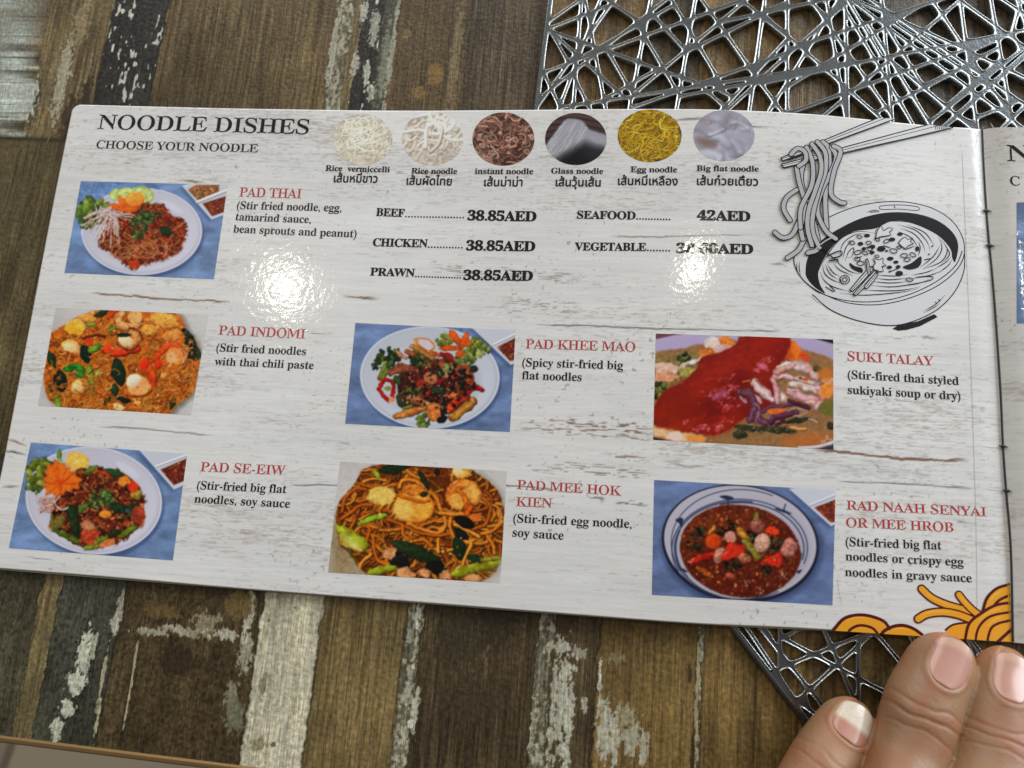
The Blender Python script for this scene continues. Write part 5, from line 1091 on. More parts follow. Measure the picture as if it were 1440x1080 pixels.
# ---- suki talay
c = Cv(1440, 943, (150, 112, 70), seed=31); c.clouds(.12, 90, 4)
c.poly([(40, 30), (1440, 30), (1440, 280), (1250, 200), (1000, 130), (700, 100), (400, 130), (200, 180), (40, 220)], (178, 164, 196), soft=8, hi=.05); c.poly([(40, 40), (360, 48), (200, 66), (40, 100)], (110, 60, 70), soft=4); c.poly([(1200, 80), (1440, 80), (1440, 150)], (30, 26, 36), soft=4)
c.poly([(40, 190), (300, 170), (500, 130), (700, 120), (1100, 140), (1290, 230), (1440, 330), (1440, 840), (1200, 900), (500, 850), (40, 780)], (146, 110, 76), soft=10, tex=.15)
c.poly([(40, 230), (420, 170), (380, 260), (260, 420), (40, 560)], (140, 116, 76), tex=.3, soft=10); c.herb(290, 240, 60, DGREEN, 16); c.herb(90, 470, 80, [(110, 116, 52), (70, 84, 44), (50, 66, 44), (150, 150, 80)], 30); c.ell(150, 310, 90, 50, (222, 186, 166), .1, jag=.15, tex=.2, rim=.2); c.ell(130, 370, 100, 34, (206, 150, 120), jag=.2, tex=.2); c.stroke([(240, 310), (330, 270), (410, 240)], 44, (232, 222, 210)); c.ell(300, 340, 60, 40, (170, 156, 86), jag=.2, tex=.3)
c.ell(490, 125, 62, 46, (226, 206, 196), jag=.12, tex=.15); c.ell(560, 170, 76, 40, (214, 176, 170), -.3, jag=.12, tex=.2); c.ell(590, 110, 60, 30, (222, 130, 60), .4, tex=.3); c.ell(450, 200, 60, 40, (196, 120, 60), tex=.3)
c.poly([(1020, 120), (1080, 115), (1160, 190), (1180, 290), (1080, 250), (1000, 240)], (222, 122, 42), smooth=True, tex=.2, soft=5); c.ell(1150, 240, 36, 60, (206, 88, 44), tex=.2, soft=6)
c.poly([(720, 70), (1030, 80), (1045, 180), (1000, 260), (950, 330), (920, 420), (950, 560), (800, 640), (700, 690), (600, 760), (480, 800), (330, 780), (200, 750), (60, 730), (60, 600), (110, 500), (250, 420), (360, 330), (400, 250), (520, 200), (640, 150)], (124, 28, 17), smooth=True, soft=7, tex=.06, n=4)
for (x_, y_, rx, ry, cl) in ((860, 150, 150, 80, (158, 40, 22)), (720, 260, 200, 90, (150, 40, 24)), (520, 360, 170, 80, (156, 46, 26)), (300, 520, 170, 80, (150, 44, 24)), (420, 640, 220, 70, (112, 20, 14)), (660, 420, 120, 60, (108, 20, 16)), (160, 640, 100, 70, (164, 58, 28)), (560, 720, 130, 40, (160, 52, 28)), (980, 200, 60, 90, (120, 24, 16)), (250, 730, 160, 30, (176, 74, 34))): c.ell(x_, y_, rx, ry, cl, -.4, soft=60, al=.75, jag=.15)
for k in range(120): x_, y_ = c.rnd([(720, 90), (1000, 100), (900, 400), (650, 640), (480, 780), (100, 720), (120, 520), (400, 270)]); c.ell(x_, y_, c.r.uniform(8, 34), c.r.uniform(3, 9), c.r.choice([(176, 62, 40), (96, 16, 12), (168, 50, 32)]), c.r.uniform(-.8, .1), soft=7, al=.45)
c.poly([(860, 240), (960, 250), (940, 330), (900, 420), (820, 440), (760, 380)], (140, 42, 24), soft=30, al=.7); c.poly([(120, 520), (300, 440), (420, 600), (300, 700), (120, 680)], (128, 34, 17), soft=50, al=.7)
for (x_, y_, n_, sp) in ((560, 510, 40, 90), (640, 450, 22, 50), (600, 590, 26, 50), (840, 300, 26, 50), (400, 745, 36, 60), (520, 740, 20, 44), (290, 700, 12, 24), (590, 390, 14, 60), (900, 260, 14, 60), (610, 690, 10, 40), (440, 500, 10, 50), (480, 640, 6, 200)):
    for _ in range(n_): c.ell(x_ + c.r.gauss(0, sp * .55), y_ + c.r.gauss(0, sp * .32), c.r.uniform(5, 16), c.r.uniform(3, 7), c.r.choice([(206, 110, 130), (190, 84, 96), (222, 150, 160), (170, 60, 56)]), c.r.uniform(-1, .3), n=8, jag=.2, al=.75, soft=3)
c.ell(540, 510, 66, 30, (172, 96, 126), -.3, al=.7, soft=14); c.ell(850, 300, 40, 24, (206, 120, 140), .4, al=.8, soft=8)
SQ = [(232, 196, 194), (224, 172, 178), (240, 214, 206), (214, 150, 160)]
for q, w_ in (([(790, 410), (840, 470), (920, 540)], 70), ([(930, 400), (1000, 360), (1080, 390)], 60), ([(960, 330), (1040, 290), (1120, 280)], 76), ([(1100, 300), (1200, 320), (1250, 380)], 76), ([(960, 460), (1000, 520), (1030, 540)], 76), ([(1060, 430), (1160, 450), (1270, 470)], 60), ([(1050, 490), (1150, 520), (1260, 540)], 60), ([(1100, 390), (1180, 410), (1260, 430)], 50), ([(930, 400), (960, 480), (960, 560)], 50), ([(1180, 560), (1260, 570)], 60), ([(1250, 430), (1290, 520), (1240, 600)], 56), ([(790, 510), (840, 560)], 46)): c.stroke(q, w_, c.r.choice(SQ), lo=.42, hi=.25)
for q, w_ in (([(980, 380), (1020, 360), (1080, 380)], 16), ([(950, 300), (1050, 270)], 14), ([(1040, 470), (1120, 480)], 10), ([(800, 420), (860, 500)], 12), ([(1090, 420), (1260, 455)], 12)): c.stroke(q, w_, (246, 228, 224), al=.8, lo=.2)
c.ell(1165, 395, 24, 10, (206, 70, 60)); c.ell(1130, 388, 14, 8, (70, 56, 50)); c.stroke([(760, 400), (720, 420)], 20, (206, 100, 44))
for q, w_, cl in (([(690, 480), (750, 490), (790, 560), (780, 640), (760, 690)], 60, (134, 92, 122)), ([(700, 520), (730, 560)], 36, (196, 172, 196)), ([(790, 640), (850, 700), (930, 700)], 56, (120, 70, 96)), ([(850, 630), (920, 590), (1000, 590), (1080, 570), (1160, 580)], 30, (112, 66, 86)), ([(910, 690), (960, 655), (1020, 650), (1100, 630)], 50, (110, 62, 86)), ([(920, 700), (970, 670), (1010, 700), (960, 720)], 26, (84, 40, 62)), ([(1050, 550), (1130, 570), (1180, 600)], 30, (96, 46, 66)), ([(1030, 630), (1100, 600), (1180, 630), (1080, 670)], 10, (206, 170, 170)), ([(800, 570), (830, 610), (800, 700)], 34, (150, 106, 130))): c.stroke(q, w_, cl, lo=.5, hi=.35)
c.ell(950, 620, 70, 22, (222, 120, 60), -.1, tex=.2); c.ell(1320, 470, 50, 60, (222, 140, 70), .4, tex=.2); c.ell(1330, 400, 50, 26, (206, 150, 110), tex=.2); c.ell(1340, 600, 80, 60, (112, 106, 56), tex=.1, soft=6); c.ell(1250, 310, 40, 26, (96, 84, 50), tex=.3); c.ell(1310, 350, 60, 40, (190, 120, 60), soft=20)
for (x_, y_, L, w_, a) in ((760, 745, 240, 46, .1), (950, 760, 300, 60, .1), (690, 790, 110, 70, .2), (1110, 690, 200, 40, -.2), (1350, 730, 60, 60, 1)): c.leaf(x_, y_, L, w_, a, (56, 58, 40), vein=False)
for _ in range(50): c.ell(c.r.gauss(880, 130), c.r.gauss(755, 22), c.r.uniform(4, 14), c.r.uniform(2, 5), c.r.choice([(40, 44, 34), (110, 110, 84), (160, 150, 124)]), c.r.uniform(-.5, .5), n=7)
c.stroke([(1190, 675), (1250, 705)], 9, (240, 226, 220)); c.stroke([(1070, 745), (1160, 750)], 26, (226, 166, 100)); c.poly([(40, 730), (160, 760), (330, 780), (440, 820), (300, 850), (40, 800)], (226, 186, 146), tex=.2, soft=10); c.ell(210, 800, 60, 36, (238, 206, 190), jag=.2, soft=6); c.ell(360, 820, 70, 26, (222, 150, 80), .2, soft=8); c.ell(1180, 830, 180, 40, (196, 110, 52), -.1, soft=40, al=.7)
c.organic([(0, 200), (400, 60), (700, 40), (1100, 80), (1440, 300), (1440, 860), (1100, 900), (300, 860), (0, 780)], 16, 60, .06)
c.poly([(40, 806), (200, 845), (40, 845)], (36, 30, 40)); c.stroke([(1120, 890), (1260, 880), (1390, 840)], 24, (214, 200, 214), lo=.2); c.poly([(1230, 900), (1390, 860), (1400, 920)], (52, 46, 66))
c.stroke([(1282, 866), (1282, 836), (1300, 836), (1300, 866), (1282, 866)], 5, (196, 190, 186), n=1, lo=0, hi=0); c.stroke([(1304, 838), (1316, 826), (1316, 800), (1326, 804), (1328, 826), (1358, 826), (1356, 862), (1306, 864)], 5, (196, 190, 186), n=1, lo=0, hi=0)
photo(c, [(65, 48), (1370, 92), (1372, 903), (45, 830)], (910, 460), 5.236, 'printed close-up photo of seafood under thick red sauce')
# ---- rad naah
c = blue(1440, 1021, 41, (104, 122, 164)); c.poly([(30, 400), (1440, 600), (1440, 1021), (30, 1021)], (84, 100, 146), al=.35, soft=200)
c.ell(700, 545, 590, 440, (48, 60, 98), .10, n=60, al=.8, soft=30); c.ell(688, 522, 576, 428, (24, 26, 46), .13, n=80); c.ell(688, 514, 558, 412, (186, 182, 194), .13, n=80); c.ell(690, 530, 520, 380, (178, 174, 188), .12, n=80, soft=20, hi=.06)
NV = (36, 48, 82)
def arc(cx_, cy_, rx, ry, a0, a1, w_): an = np.linspace(a0, a1, 24); c.stroke(np.stack([cx_ + rx * np.cos(an), cy_ + ry * np.sin(an)], 1), w_, NV, n=2, lo=0, hi=0, al=.9)
arc(690, 520, 505, 392, 2.6, 5.2, 7); arc(700, 570, 510, 370, 2.7, 4.6, 9); arc(690, 560, 480, 345, 2.5, 4.9, 10); arc(680, 560, 500, 360, 4.6, 6.6, 8); arc(690, 570, 465, 345, 4.4, 6.5, 9); arc(690, 560, 470, 366, 1.9, 3.5, 9); arc(700, 560, 500, 372, 1.0, 2.9, 7); arc(690, 560, 450, 370, .1, 2.0, 10)
for q in ([(540, 180), (590, 172), (645, 190), (600, 205)], [(215, 352), (270, 340), (262, 410), (244, 380)], [(940, 268), (1000, 275), (1070, 310), (1010, 300)], [(1100, 730), (1140, 715), (1120, 745)], [(255, 700), (310, 730), (280, 730)]): c.poly(q, (30, 40, 74), smooth=True)
c.stroke([(602, 200), (604, 238)], 9, NV, lo=0); c.stroke([(1005, 290), (1022, 236)], 9, NV, lo=0)
SOUP = [(690 + 442 * math.cos(a) , 578 + 338 * math.sin(a) + 30 * math.cos(a)) for a in np.linspace(0, 2 * PI, 40)[:-1]]
c.poly(SOUP, (92, 36, 20), soft=5, tex=.2); c.clip = c.mask(SOUP, False); c.poly([(300, 300), (1000, 250), (800, 420), (260, 560)], (128, 66, 30), soft=80, al=.6)
RN = [(132, 60, 30), (152, 80, 42), (110, 42, 22), (168, 100, 58), (90, 32, 20), (186, 122, 76)]
c.specks(SOUP, 620, 4, 13, RN, dark=.6); c.noodles(SOUP, 70, 90, 7, RN, .7, .6); c.specks(SOUP, 60, 3, 6, [(226, 170, 120), (210, 140, 90)], dark=.9)
for x_, y_, r_ in ((390, 470, 66), (350, 540, 56), (570, 450, 46), (780, 470, 50), (940, 530, 60), (630, 680, 60), (740, 590, 50), (880, 720, 40), (640, 400, 40)): c.herb(x_, y_, r_, [(36, 34, 26), (56, 56, 36), (24, 22, 20), (84, 86, 56)], 18)
c.ell(497, 510, 62, 56, (206, 84, 30), tex=.12, rim=.3, hi=.15); c.ell(500, 508, 30, 26, (196, 70, 22), soft=10)
for q, w_, cl in (([(470, 450), (500, 410)], 40, (206, 148, 66)), ([(680, 420), (710, 460), (740, 500)], 56, (206, 150, 66)), ([(730, 510), (780, 570), (820, 630)], 66, (150, 152, 72)), ([(815, 310), (815, 350)], 50, (140, 130, 60)), ([(380, 700), (440, 740), (490, 770)], 40, (176, 96, 36)), ([(600, 470), (630, 500), (620, 460)], 50, (206, 150, 130)), ([(330, 660), (420, 630), (490, 605)], 52, (190, 52, 30))): c.stroke(q, w_, cl, hi=.3, lo=.4)
for a in [(820, 400, 60, 52, (140, 82, 70)), (850, 520, 60, 70, (206, 160, 140)), (1050, 555, 62, 72, (186, 124, 112)), (540, 610, 46, 60, (196, 136, 116)), (620, 480, 50, 44, (200, 140, 124)), (620, 760, 40, 22, (170, 90, 66)), (720, 630, 60, 36, (176, 110, 86))]: c.ell(*a, .4, jag=.07, tex=.3, rim=.35, hi=.25)
c.poly([(610, 505), (660, 530), (735, 545), (720, 585), (670, 620), (600, 640), (550, 650), (560, 590), (590, 560)], (196, 56, 34), tex=.12, rim=.25, hi=.15); c.poly([(830, 660), (900, 620), (990, 580), (1000, 640), (985, 690), (920, 690)], (196, 54, 34), tex=.15, rim=.25); c.ell(925, 430, 48, 30, (214, 72, 38), .1, jag=.12, tex=.15)
for (x_, y_) in ((1020, 770), (745, 805), (840, 870), (570, 580), (930, 640), (800, 370), (330, 655), (1000, 740)):
    for _ in range(10): c.ell(x_ + c.r.gauss(0, 16), y_ + c.r.gauss(0, 12), 5, 2.5, (232, 206, 200), c.r.uniform(-1, 1), n=6)
c.clip = None
c.organic(SOUP[::2], 11, 42, .24)
dipdish(c, [(1045, 120), (1200, 110), (1440, 128), (1440, 360), (1350, 398)], [([(1230, 262), (1388, 200), (1420, 360), (1350, 372)], CHILI, 140)]); c.stroke([(1200, 245), (1420, 150)], 18, (206, 212, 226), lo=.15)
photo(c, [(52, 52), (1387, 128), (1365, 975), (35, 898)], (910, 665), 5.236, 'printed photo of red gravy soup in a navy-rimmed bowl')

# ---- the six round noodle pictures
def disc(cv, cx, cy, rx, ry, cxp, cyp, rxp, ryp, label, clip_top=False):
    nr, na = 46, 120; rr, aa = np.meshgrid(np.linspace(0.002, 1, nr), np.linspace(0, 2 * PI, na), indexing='ij')
    ux, uy = rr * np.cos(aa), rr * np.sin(aa); pts = P(cxp + ux * rxp, cyp + uy * ryp, 0)[..., :2]
    x_ = np.clip((cx + ux * rx * .99) * cv.q, 0, cv.w - 1).astype(int); y_ = np.clip((cy + uy * ry * .99) * cv.q, 0, cv.h - 1).astype(int)
    b_ = np.pad(cv.a, ((1, 1), (1, 1), (0, 0)), 'edge'); b_ = (b_[:-2] + b_[2:] + 2 * b_[1:-1]) / 4; b_ = (b_[:, :-2] + b_[:, 2:] + 2 * b_[:, 1:-1]) / 4
    me = mesh_np('noodle_photo', on_paper(pts, EPS_P), gridf(nr, na)[:, ::-1].copy(), lin(b_[y_, x_], 1.2))
    if clip_top:
        bm = bmesh.new(); bm.from_mesh(me); a, b2 = P(np.array([480., 640.]), np.array([155.6, 156.0]))[:, :2]; d = b2 - a
        bmesh.ops.bisect_plane(bm, geom=bm.verts[:] + bm.edges[:] + bm.faces[:], plane_co=(*a, 0), plane_no=(-d[1], d[0], 0), clear_outer=True); bm.to_mesh(me); bm.free()
    return link('noodle_photo', me, PRINT, page, label)
ALL = [(0, 0), (400, 0), (400, 350), (0, 350)]
def cv6(bg, seed): return Cv(400, 350, bg, .6, seed)
c = cv6((206, 196, 184), 1); c.poly([(0, 0), (400, 0), (300, 60), (60, 110)], (176, 164, 156), soft=30); c.poly([(40, 330), (360, 330), (300, 270), (80, 270)], (190, 176, 164), soft=30); c.ell(200, 170, 150, 120, (214, 206, 184), soft=30)
c.noodles([(40, 60), (360, 60), (370, 290), (30, 290)], 220, 130, 6, [(232, 226, 206), (222, 212, 188), (240, 236, 220), (206, 192, 164)], .8, .78, lo=.35); c.noodles([(120, 80), (280, 80), (260, 220), (140, 220)], 40, 120, 7, [(246, 244, 230), (238, 232, 206)], .5, .95, lo=.3)
c.blur(3); c.a = np.clip(c.a * 1.05, 0, 250)
disc(c, 200, 172, 190, 164, 509.7, 196, 42, 36, 'round photo of pale rice vermicelli')
c = cv6((204, 196, 184), 2); c.clouds(.1, 60, 2)
c.noodles(ALL, 130, 190, 17, [(206, 196, 182), (218, 210, 196), (186, 172, 156), (196, 184, 170)], .6, .88, lo=.25); c.noodles([(150, 0), (390, 0), (380, 130), (180, 160)], 30, 200, 22, [(232, 226, 212), (222, 214, 198)], .35, .94, lo=.18); c.stroke([(260, 120), (240, 200), (190, 250), (180, 230)], 24, (222, 212, 198)); c.poly([(0, 260), (400, 230), (400, 350), (0, 350)], (160, 146, 134), soft=90, al=.5)
c.blur(6); c.a = np.clip(c.a * 1.06, 0, 250)
disc(c, 200, 172, 190, 164, 608, 195, 42.8, 37.5, 'round photo of creamy rice noodles', True)
c = cv6((70, 38, 28), 3); c.noodles(ALL, 260, 90, 13, [(176, 124, 104), (196, 146, 124), (150, 96, 78), (206, 160, 138)], 1.1, .45, lo=.6)
disc(c, 200, 172, 190, 164, 708, 195.5, 43.6, 37.5, 'round photo of brown curly instant noodles')
c = cv6((70, 52, 48), 4)
for k in range(5): c.stroke([(0, 40 + k * 40), (200, 30 + k * 36), (400, 70 + k * 40)], 30, (78 - k * 4, 58 - k * 3, 54), lo=.5)
c.poly([(0, 250), (120, 70), (170, 45), (240, 60), (280, 110), (330, 130), (400, 170), (400, 350), (0, 350)], (150, 150, 158), smooth=True, soft=8); c.clip = c.mask([(0, 250), (120, 70), (170, 45), (240, 60), (280, 110), (330, 130), (400, 170), (400, 350), (0, 350)])
for k in range(150): x_, y_ = c.rnd([(0, 50), (290, 50), (220, 280), (0, 300)]); c.stroke([(x_, y_), (x_ - 40, y_ + 62)], 3, c.r.choice([(206, 206, 212), (176, 178, 186), (222, 222, 226)]), al=.6, lo=.2)
for k in range(60): x_, y_ = c.rnd([(280, 110), (400, 160), (400, 260), (260, 220)]); c.stroke([(x_, y_), (x_ + 34, y_ + 30)], 3, c.r.choice([(176, 176, 184), (150, 150, 158)]), al=.5, lo=.2)
c.poly([(50, 350), (120, 290), (200, 220), (260, 195), (320, 225), (400, 235), (400, 350)], (16, 15, 18), soft=40, al=.95); c.clip = None; c.ell(240, 330, 170, 70, (14, 13, 16), soft=50); c.ell(330, 270, 90, 40, (40, 38, 44), .3, soft=40, al=.8)
disc(c, 200, 172, 190, 164, 809.8, 195.5, 43.3, 36.6, 'round photo of white glass noodle bundles on dark wood')
c = cv6((132, 98, 16), 5); c.noodles(ALL, 330, 120, 8, [(234, 190, 36), (214, 168, 24), (242, 206, 70), (196, 146, 20)], .6, .6, lo=.5); c.ell(40, 60, 26, 20, (60, 50, 24), soft=12); c.ell(250, 330, 20, 12, (56, 50, 22), soft=6); c.ell(385, 130, 14, 40, (70, 62, 24), soft=8)
disc(c, 200, 172, 190, 164, 913.6, 191, 44.9, 37, 'round photo of yellow egg noodles')
c = cv6((158, 154, 168), 6); c.clouds(.14, 70, 7)
for k in range(26): x_, y_ = c.rnd(ALL); a = c.r.gauss(.5, .5); c.stroke([(x_, y_), (x_ + 50 * math.cos(a), y_ + 40 * math.sin(a)), (x_ + 110 * math.cos(a + .4), y_ + 90 * math.sin(a + .4))], c.r.uniform(24, 60), c.r.choice([(186, 186, 206), (170, 168, 184), (150, 144, 156), (196, 198, 214)]), al=.5, lo=.25, soft=14)
c.ell(90, 220, 70, 30, (120, 98, 90), .3, soft=26, al=.8); c.ell(80, 70, 50, 20, (140, 122, 116), .2, soft=20, al=.7); c.ell(210, 90, 26, 60, (126, 122, 132), .4, soft=24, al=.7); c.ell(110, 290, 70, 26, (196, 198, 212), .1, soft=16, al=.7); c.stroke([(110, 170), (160, 150), (200, 130)], 22, (206, 206, 220), al=.5, soft=14)
disc(c, 200, 172, 190, 164, 1018, 190.5, 43, 35.8, 'round photo of translucent flat noodles')
# facing page: the corner of its first picture
c = blue(600, 600, 51)
photo(c, [(0, 0), (600, 0), (600, 600), (0, 600)], (1429.5, 285), 600 / 170., 'corner of a blue-backed printed photo', 60, 60, 'dish_photo').parent = face

# ------------------------------------------------------------------ stitched spine
CORD, t, b = mat('dark_cord'); b.inputs['Base Color'].default_value = (.03, .03, .035, 1); b.inputs['Roughness'].default_value = .5
def tube(path, rad, seg=8):
    p = np.asarray(path, float); tg = np.gradient(p, axis=0); tg /= np.linalg.norm(tg, axis=1)[:, None]; V, n = [], len(p)
    rad = np.broadcast_to(rad, (n,))
    for q, t_, r_ in zip(p, tg, rad):
        a = np.cross(t_, (0, 0, 1.)); a /= np.linalg.norm(a) + 1e-9; c_ = np.cross(a, t_)
        for k in range(seg): V.append(q + r_ * (a * math.cos(2 * PI * k / seg) + c_ * math.sin(2 * PI * k / seg)))
    F_ = [(i * seg + k, i * seg + (k + 1) % seg, (i + 1) * seg + (k + 1) % seg, (i + 1) * seg + k) for i in range(n - 1) for k in range(seg)]
    F_ += [tuple(range(seg))[::-1], tuple(range((n - 1) * seg, n * seg))]
    return V, F_
sp = spline([(1381, 181), (1383, 230), (1387, 297), (1391, 345), (1397, 410), (1406, 540), (1410, 627), (1414.5, 690), (1421, 773), (1424, 902)], 14)
ks = [(1387, 297), (1391.5, 346), (1410, 628), (1415, 690)]
rad = np.full(len(sp), .00022)
V, F_ = tube(P(sp[:, 0], sp[:, 1], .00012), rad)
for kx, ky in ks:
    d = np.linspace(-1, 1, 9); 
    for dx, dy, L, rr in ((1, .12, 7, .0002), (.9, -.5, 3.5, .0002), (.5, .9, 3, .00022)):
        v2, f2 = tube(P(kx + d * L * dx, ky + d * L * dy, .0003), rr * (1.15 - d ** 2)); b0 = len(V); V = list(V) + v2; F_ = F_ + [tuple(b0 + i for i in f) for f in f2]
link('binding_cord', mesh_np('binding_cord', V, F_, smooth=True), CORD, menu, 'dark stitching cord knotted along the spine')

q_ = Ribbons(0, 0, 1.0)
q_.stroke([(1353, 215), (1358, 330), (1364, 480), (1369, 620), (1373, 760), (1374, 880)], .55, 0, cap=False)
for p_ in ([(1180, 806), (1179, 822), (1185, 852)], [(1392, 172), (1397, 180), (1400, 186)], [(1372, 206), (1377, 186), (1384, 178)], [(1396, 344), (1412, 346)], [(1378, 627), (1406, 630)], [(1384, 687), (1410, 690)]): q_.stroke(p_, 1.1, 1, taper=True)
q_.make('laminate_crease', [GREYW, WHITE])

# ------------------------------------------------------------------ hand
FW = R @ np.array([0, 0, 1.])
def ctr(p): q = np.array([at_z(a, b_, z * MM) for a, b_, z in p]); return q
class Finger:
    def __init__(s, pts, wid, flat=.90, cap=.62):
        q = ctr(pts); dep = (q - CAM) @ FW; r_ = np.array(wid) / 2 * dep / F
        c = spline(np.concatenate([q, r_[:, None]], 1), 24); L = np.concatenate([[0], np.cumsum(np.linalg.norm(np.diff(c[:, :3], axis=0), axis=1))])
        s.L = L[-1]; s.u = np.linspace(0, s.L, 400); s.c = np.stack([np.interp(s.u, L, c[:, k]) for k in range(3)], 1); s.r = np.interp(s.u, L, c[:, 3])
        for _ in range(8): s.r[1:-1] = (s.r[:-2] + s.r[2:] + 2 * s.r[1:-1]) / 4
        s.t = np.gradient(s.c, axis=0); s.t /= np.linalg.norm(s.t, axis=1)[:, None]; s.flat = flat; s.lc = 2 * s.r[0] * cap
    def fr(s, u):
        i = np.clip(u / s.L * 399, 0, 398.99).astype(int); f = (u / s.L * 399 - i)[..., None]; g = lambda a: a[i] * (1 - f) + a[i + 1] * f
        c, t_ = g(s.c), g(s.t); t_ = t_ / np.linalg.norm(t_, axis=-1, keepdims=True); tc_ = CAM - c; tc_ = tc_ / np.linalg.norm(tc_, axis=-1, keepdims=True); up = np.array([0, 0, .55]) + .45 * tc_; up = up - t_ * (up * t_).sum(-1, keepdims=True); up /= np.linalg.norm(up, axis=-1, keepdims=True)
        return c, t_, np.cross(t_, up), up, s.r[i] * (1 - f[..., 0]) + s.r[i + 1] * f[..., 0]
    def mesh(s, nu=150, na=44):
        uu = np.concatenate([s.lc * (1 - np.cos(np.linspace(.04, PI / 2, 26))), np.linspace(s.lc, s.L, nu)[1:]]); c, t_, sd, up, r_ = s.fr(uu)
        k = np.sqrt(np.maximum(1 - np.maximum(1 - uu / s.lc, 0) ** 2.2, 0)); an = np.arange(na) * 2 * PI / na
        V = c[:, None] + (r_ * k)[:, None, None] * (np.cos(an)[None, :, None] * sd[:, None] + s.flat * np.sin(an)[None, :, None] * up[:, None])
        n = len(uu); F_ = [(i * na + j, i * na + (j + 1) % na, (i + 1) * na + (j + 1) % na, (i + 1) * na + j) for i in range(n - 1) for j in range(na)] + [tuple(range(na))[::-1], tuple(range((n - 1) * na, n * na))]
        return V.reshape(-1, 3), F_
RING = Finger([(1337, 893, 8.4), (1325, 930, 9.6), (1298, 990, 12.0), (1283, 1045, 14), (1270, 1095, 17), (1250, 1190, 25), (1215, 1330, 33)], [86, 89, 100, 99, 100, 112, 120])
MID = Finger([(1413, 909, 8.4), (1411, 945, 9.6), (1405, 1000, 12.3), (1399, 1060, 15), (1393, 1120, 19), (1375, 1200, 27), (1335, 1350, 35)], [68, 75, 93, 106, 116, 124, 126])
PINK = Finger([(1207, 985, 7.0), (1195, 1010, 8.2), (1174, 1048, 10), (1151, 1090, 12.5), (1125, 1150, 17), (1085, 1290, 29)], [64, 73, 88, 95, 102, 112])
IND = Finger([(1545, 965, 8.4), (1541, 1000, 9.6), (1522, 1060, 13), (1500, 1120, 18), (1475, 1200, 26), (1430, 1370, 35)], [70, 80, 98, 108, 118, 124])
THM = Finger([(1690, 1240, 9), (1670, 1270, 11), (1620, 1330, 14), (1560, 1400, 19), (1460, 1530, 24)], [84, 100, 112, 124, 150])
bones = [Finger([(a, b_, z), ((a + wx) / 2, (b_ + wy) / 2, (z + 26) / 2 + 1), (wx, wy, 26)], [w_, w_ * 1.12, w_ * 1.05], .95) for a, b_, z, w_, wx, wy in ((1196, 1320, 33, 126, 1190, 1680), (1332, 1340, 35, 132, 1240, 1690), (1086, 1282, 29, 120, 1140, 1660), (1432, 1362, 35, 130, 1290, 1690), (1300, 1450, 30, 180, 1240, 1640), (1200, 1450, 28, 180, 1180, 1640), (1460, 1520, 24, 160, 1290, 1660), (1215, 1600, 26, 230, 1210, 2000))]
V, F_ = [], []
for fg in [RING, MID, PINK, IND, THM] + bones:
    v2, f2 = fg.mesh(); b0 = len(V); V += [tuple(v) for v in v2]; F_ += [tuple(b0 + i for i in f) for f in f2]
raw = mesh_np('tmp_hand', V, F_); tmp = bpy.data.objects.new('tmp_hand', raw); COL.objects.link(tmp)
md = tmp.modifiers.new('r', 'REMESH'); md.mode = 'VOXEL'; md.voxel_size = .00034; md.use_smooth_shade = True
ms = tmp.modifiers.new('s', 'SMOOTH'); ms.factor = .5; ms.iterations = 4
bpy.context.view_layer.update(); dgr = bpy.context.evaluated_depsgraph_get()
hm = bpy.data.meshes.new_from_object(tmp.evaluated_get(dgr)); bpy.data.objects.remove(tmp)
hv = np.empty(len(hm.vertices) * 3, np.float32); hm.vertices.foreach_get('co', hv); hv = hv.reshape(-1, 3).astype(float)
hn = np.empty(len(hm.vertices) * 3, np.float32); hm.vertices.foreach_get('normal', hn); hn = hn.reshape(-1, 3).astype(float)
paint = np.tile(np.array((150., 112., 82.)), (len(hv), 1)); disp = np.zeros(len(hv)); best = np.full(len(hv), 1e9)
NAILS = {}
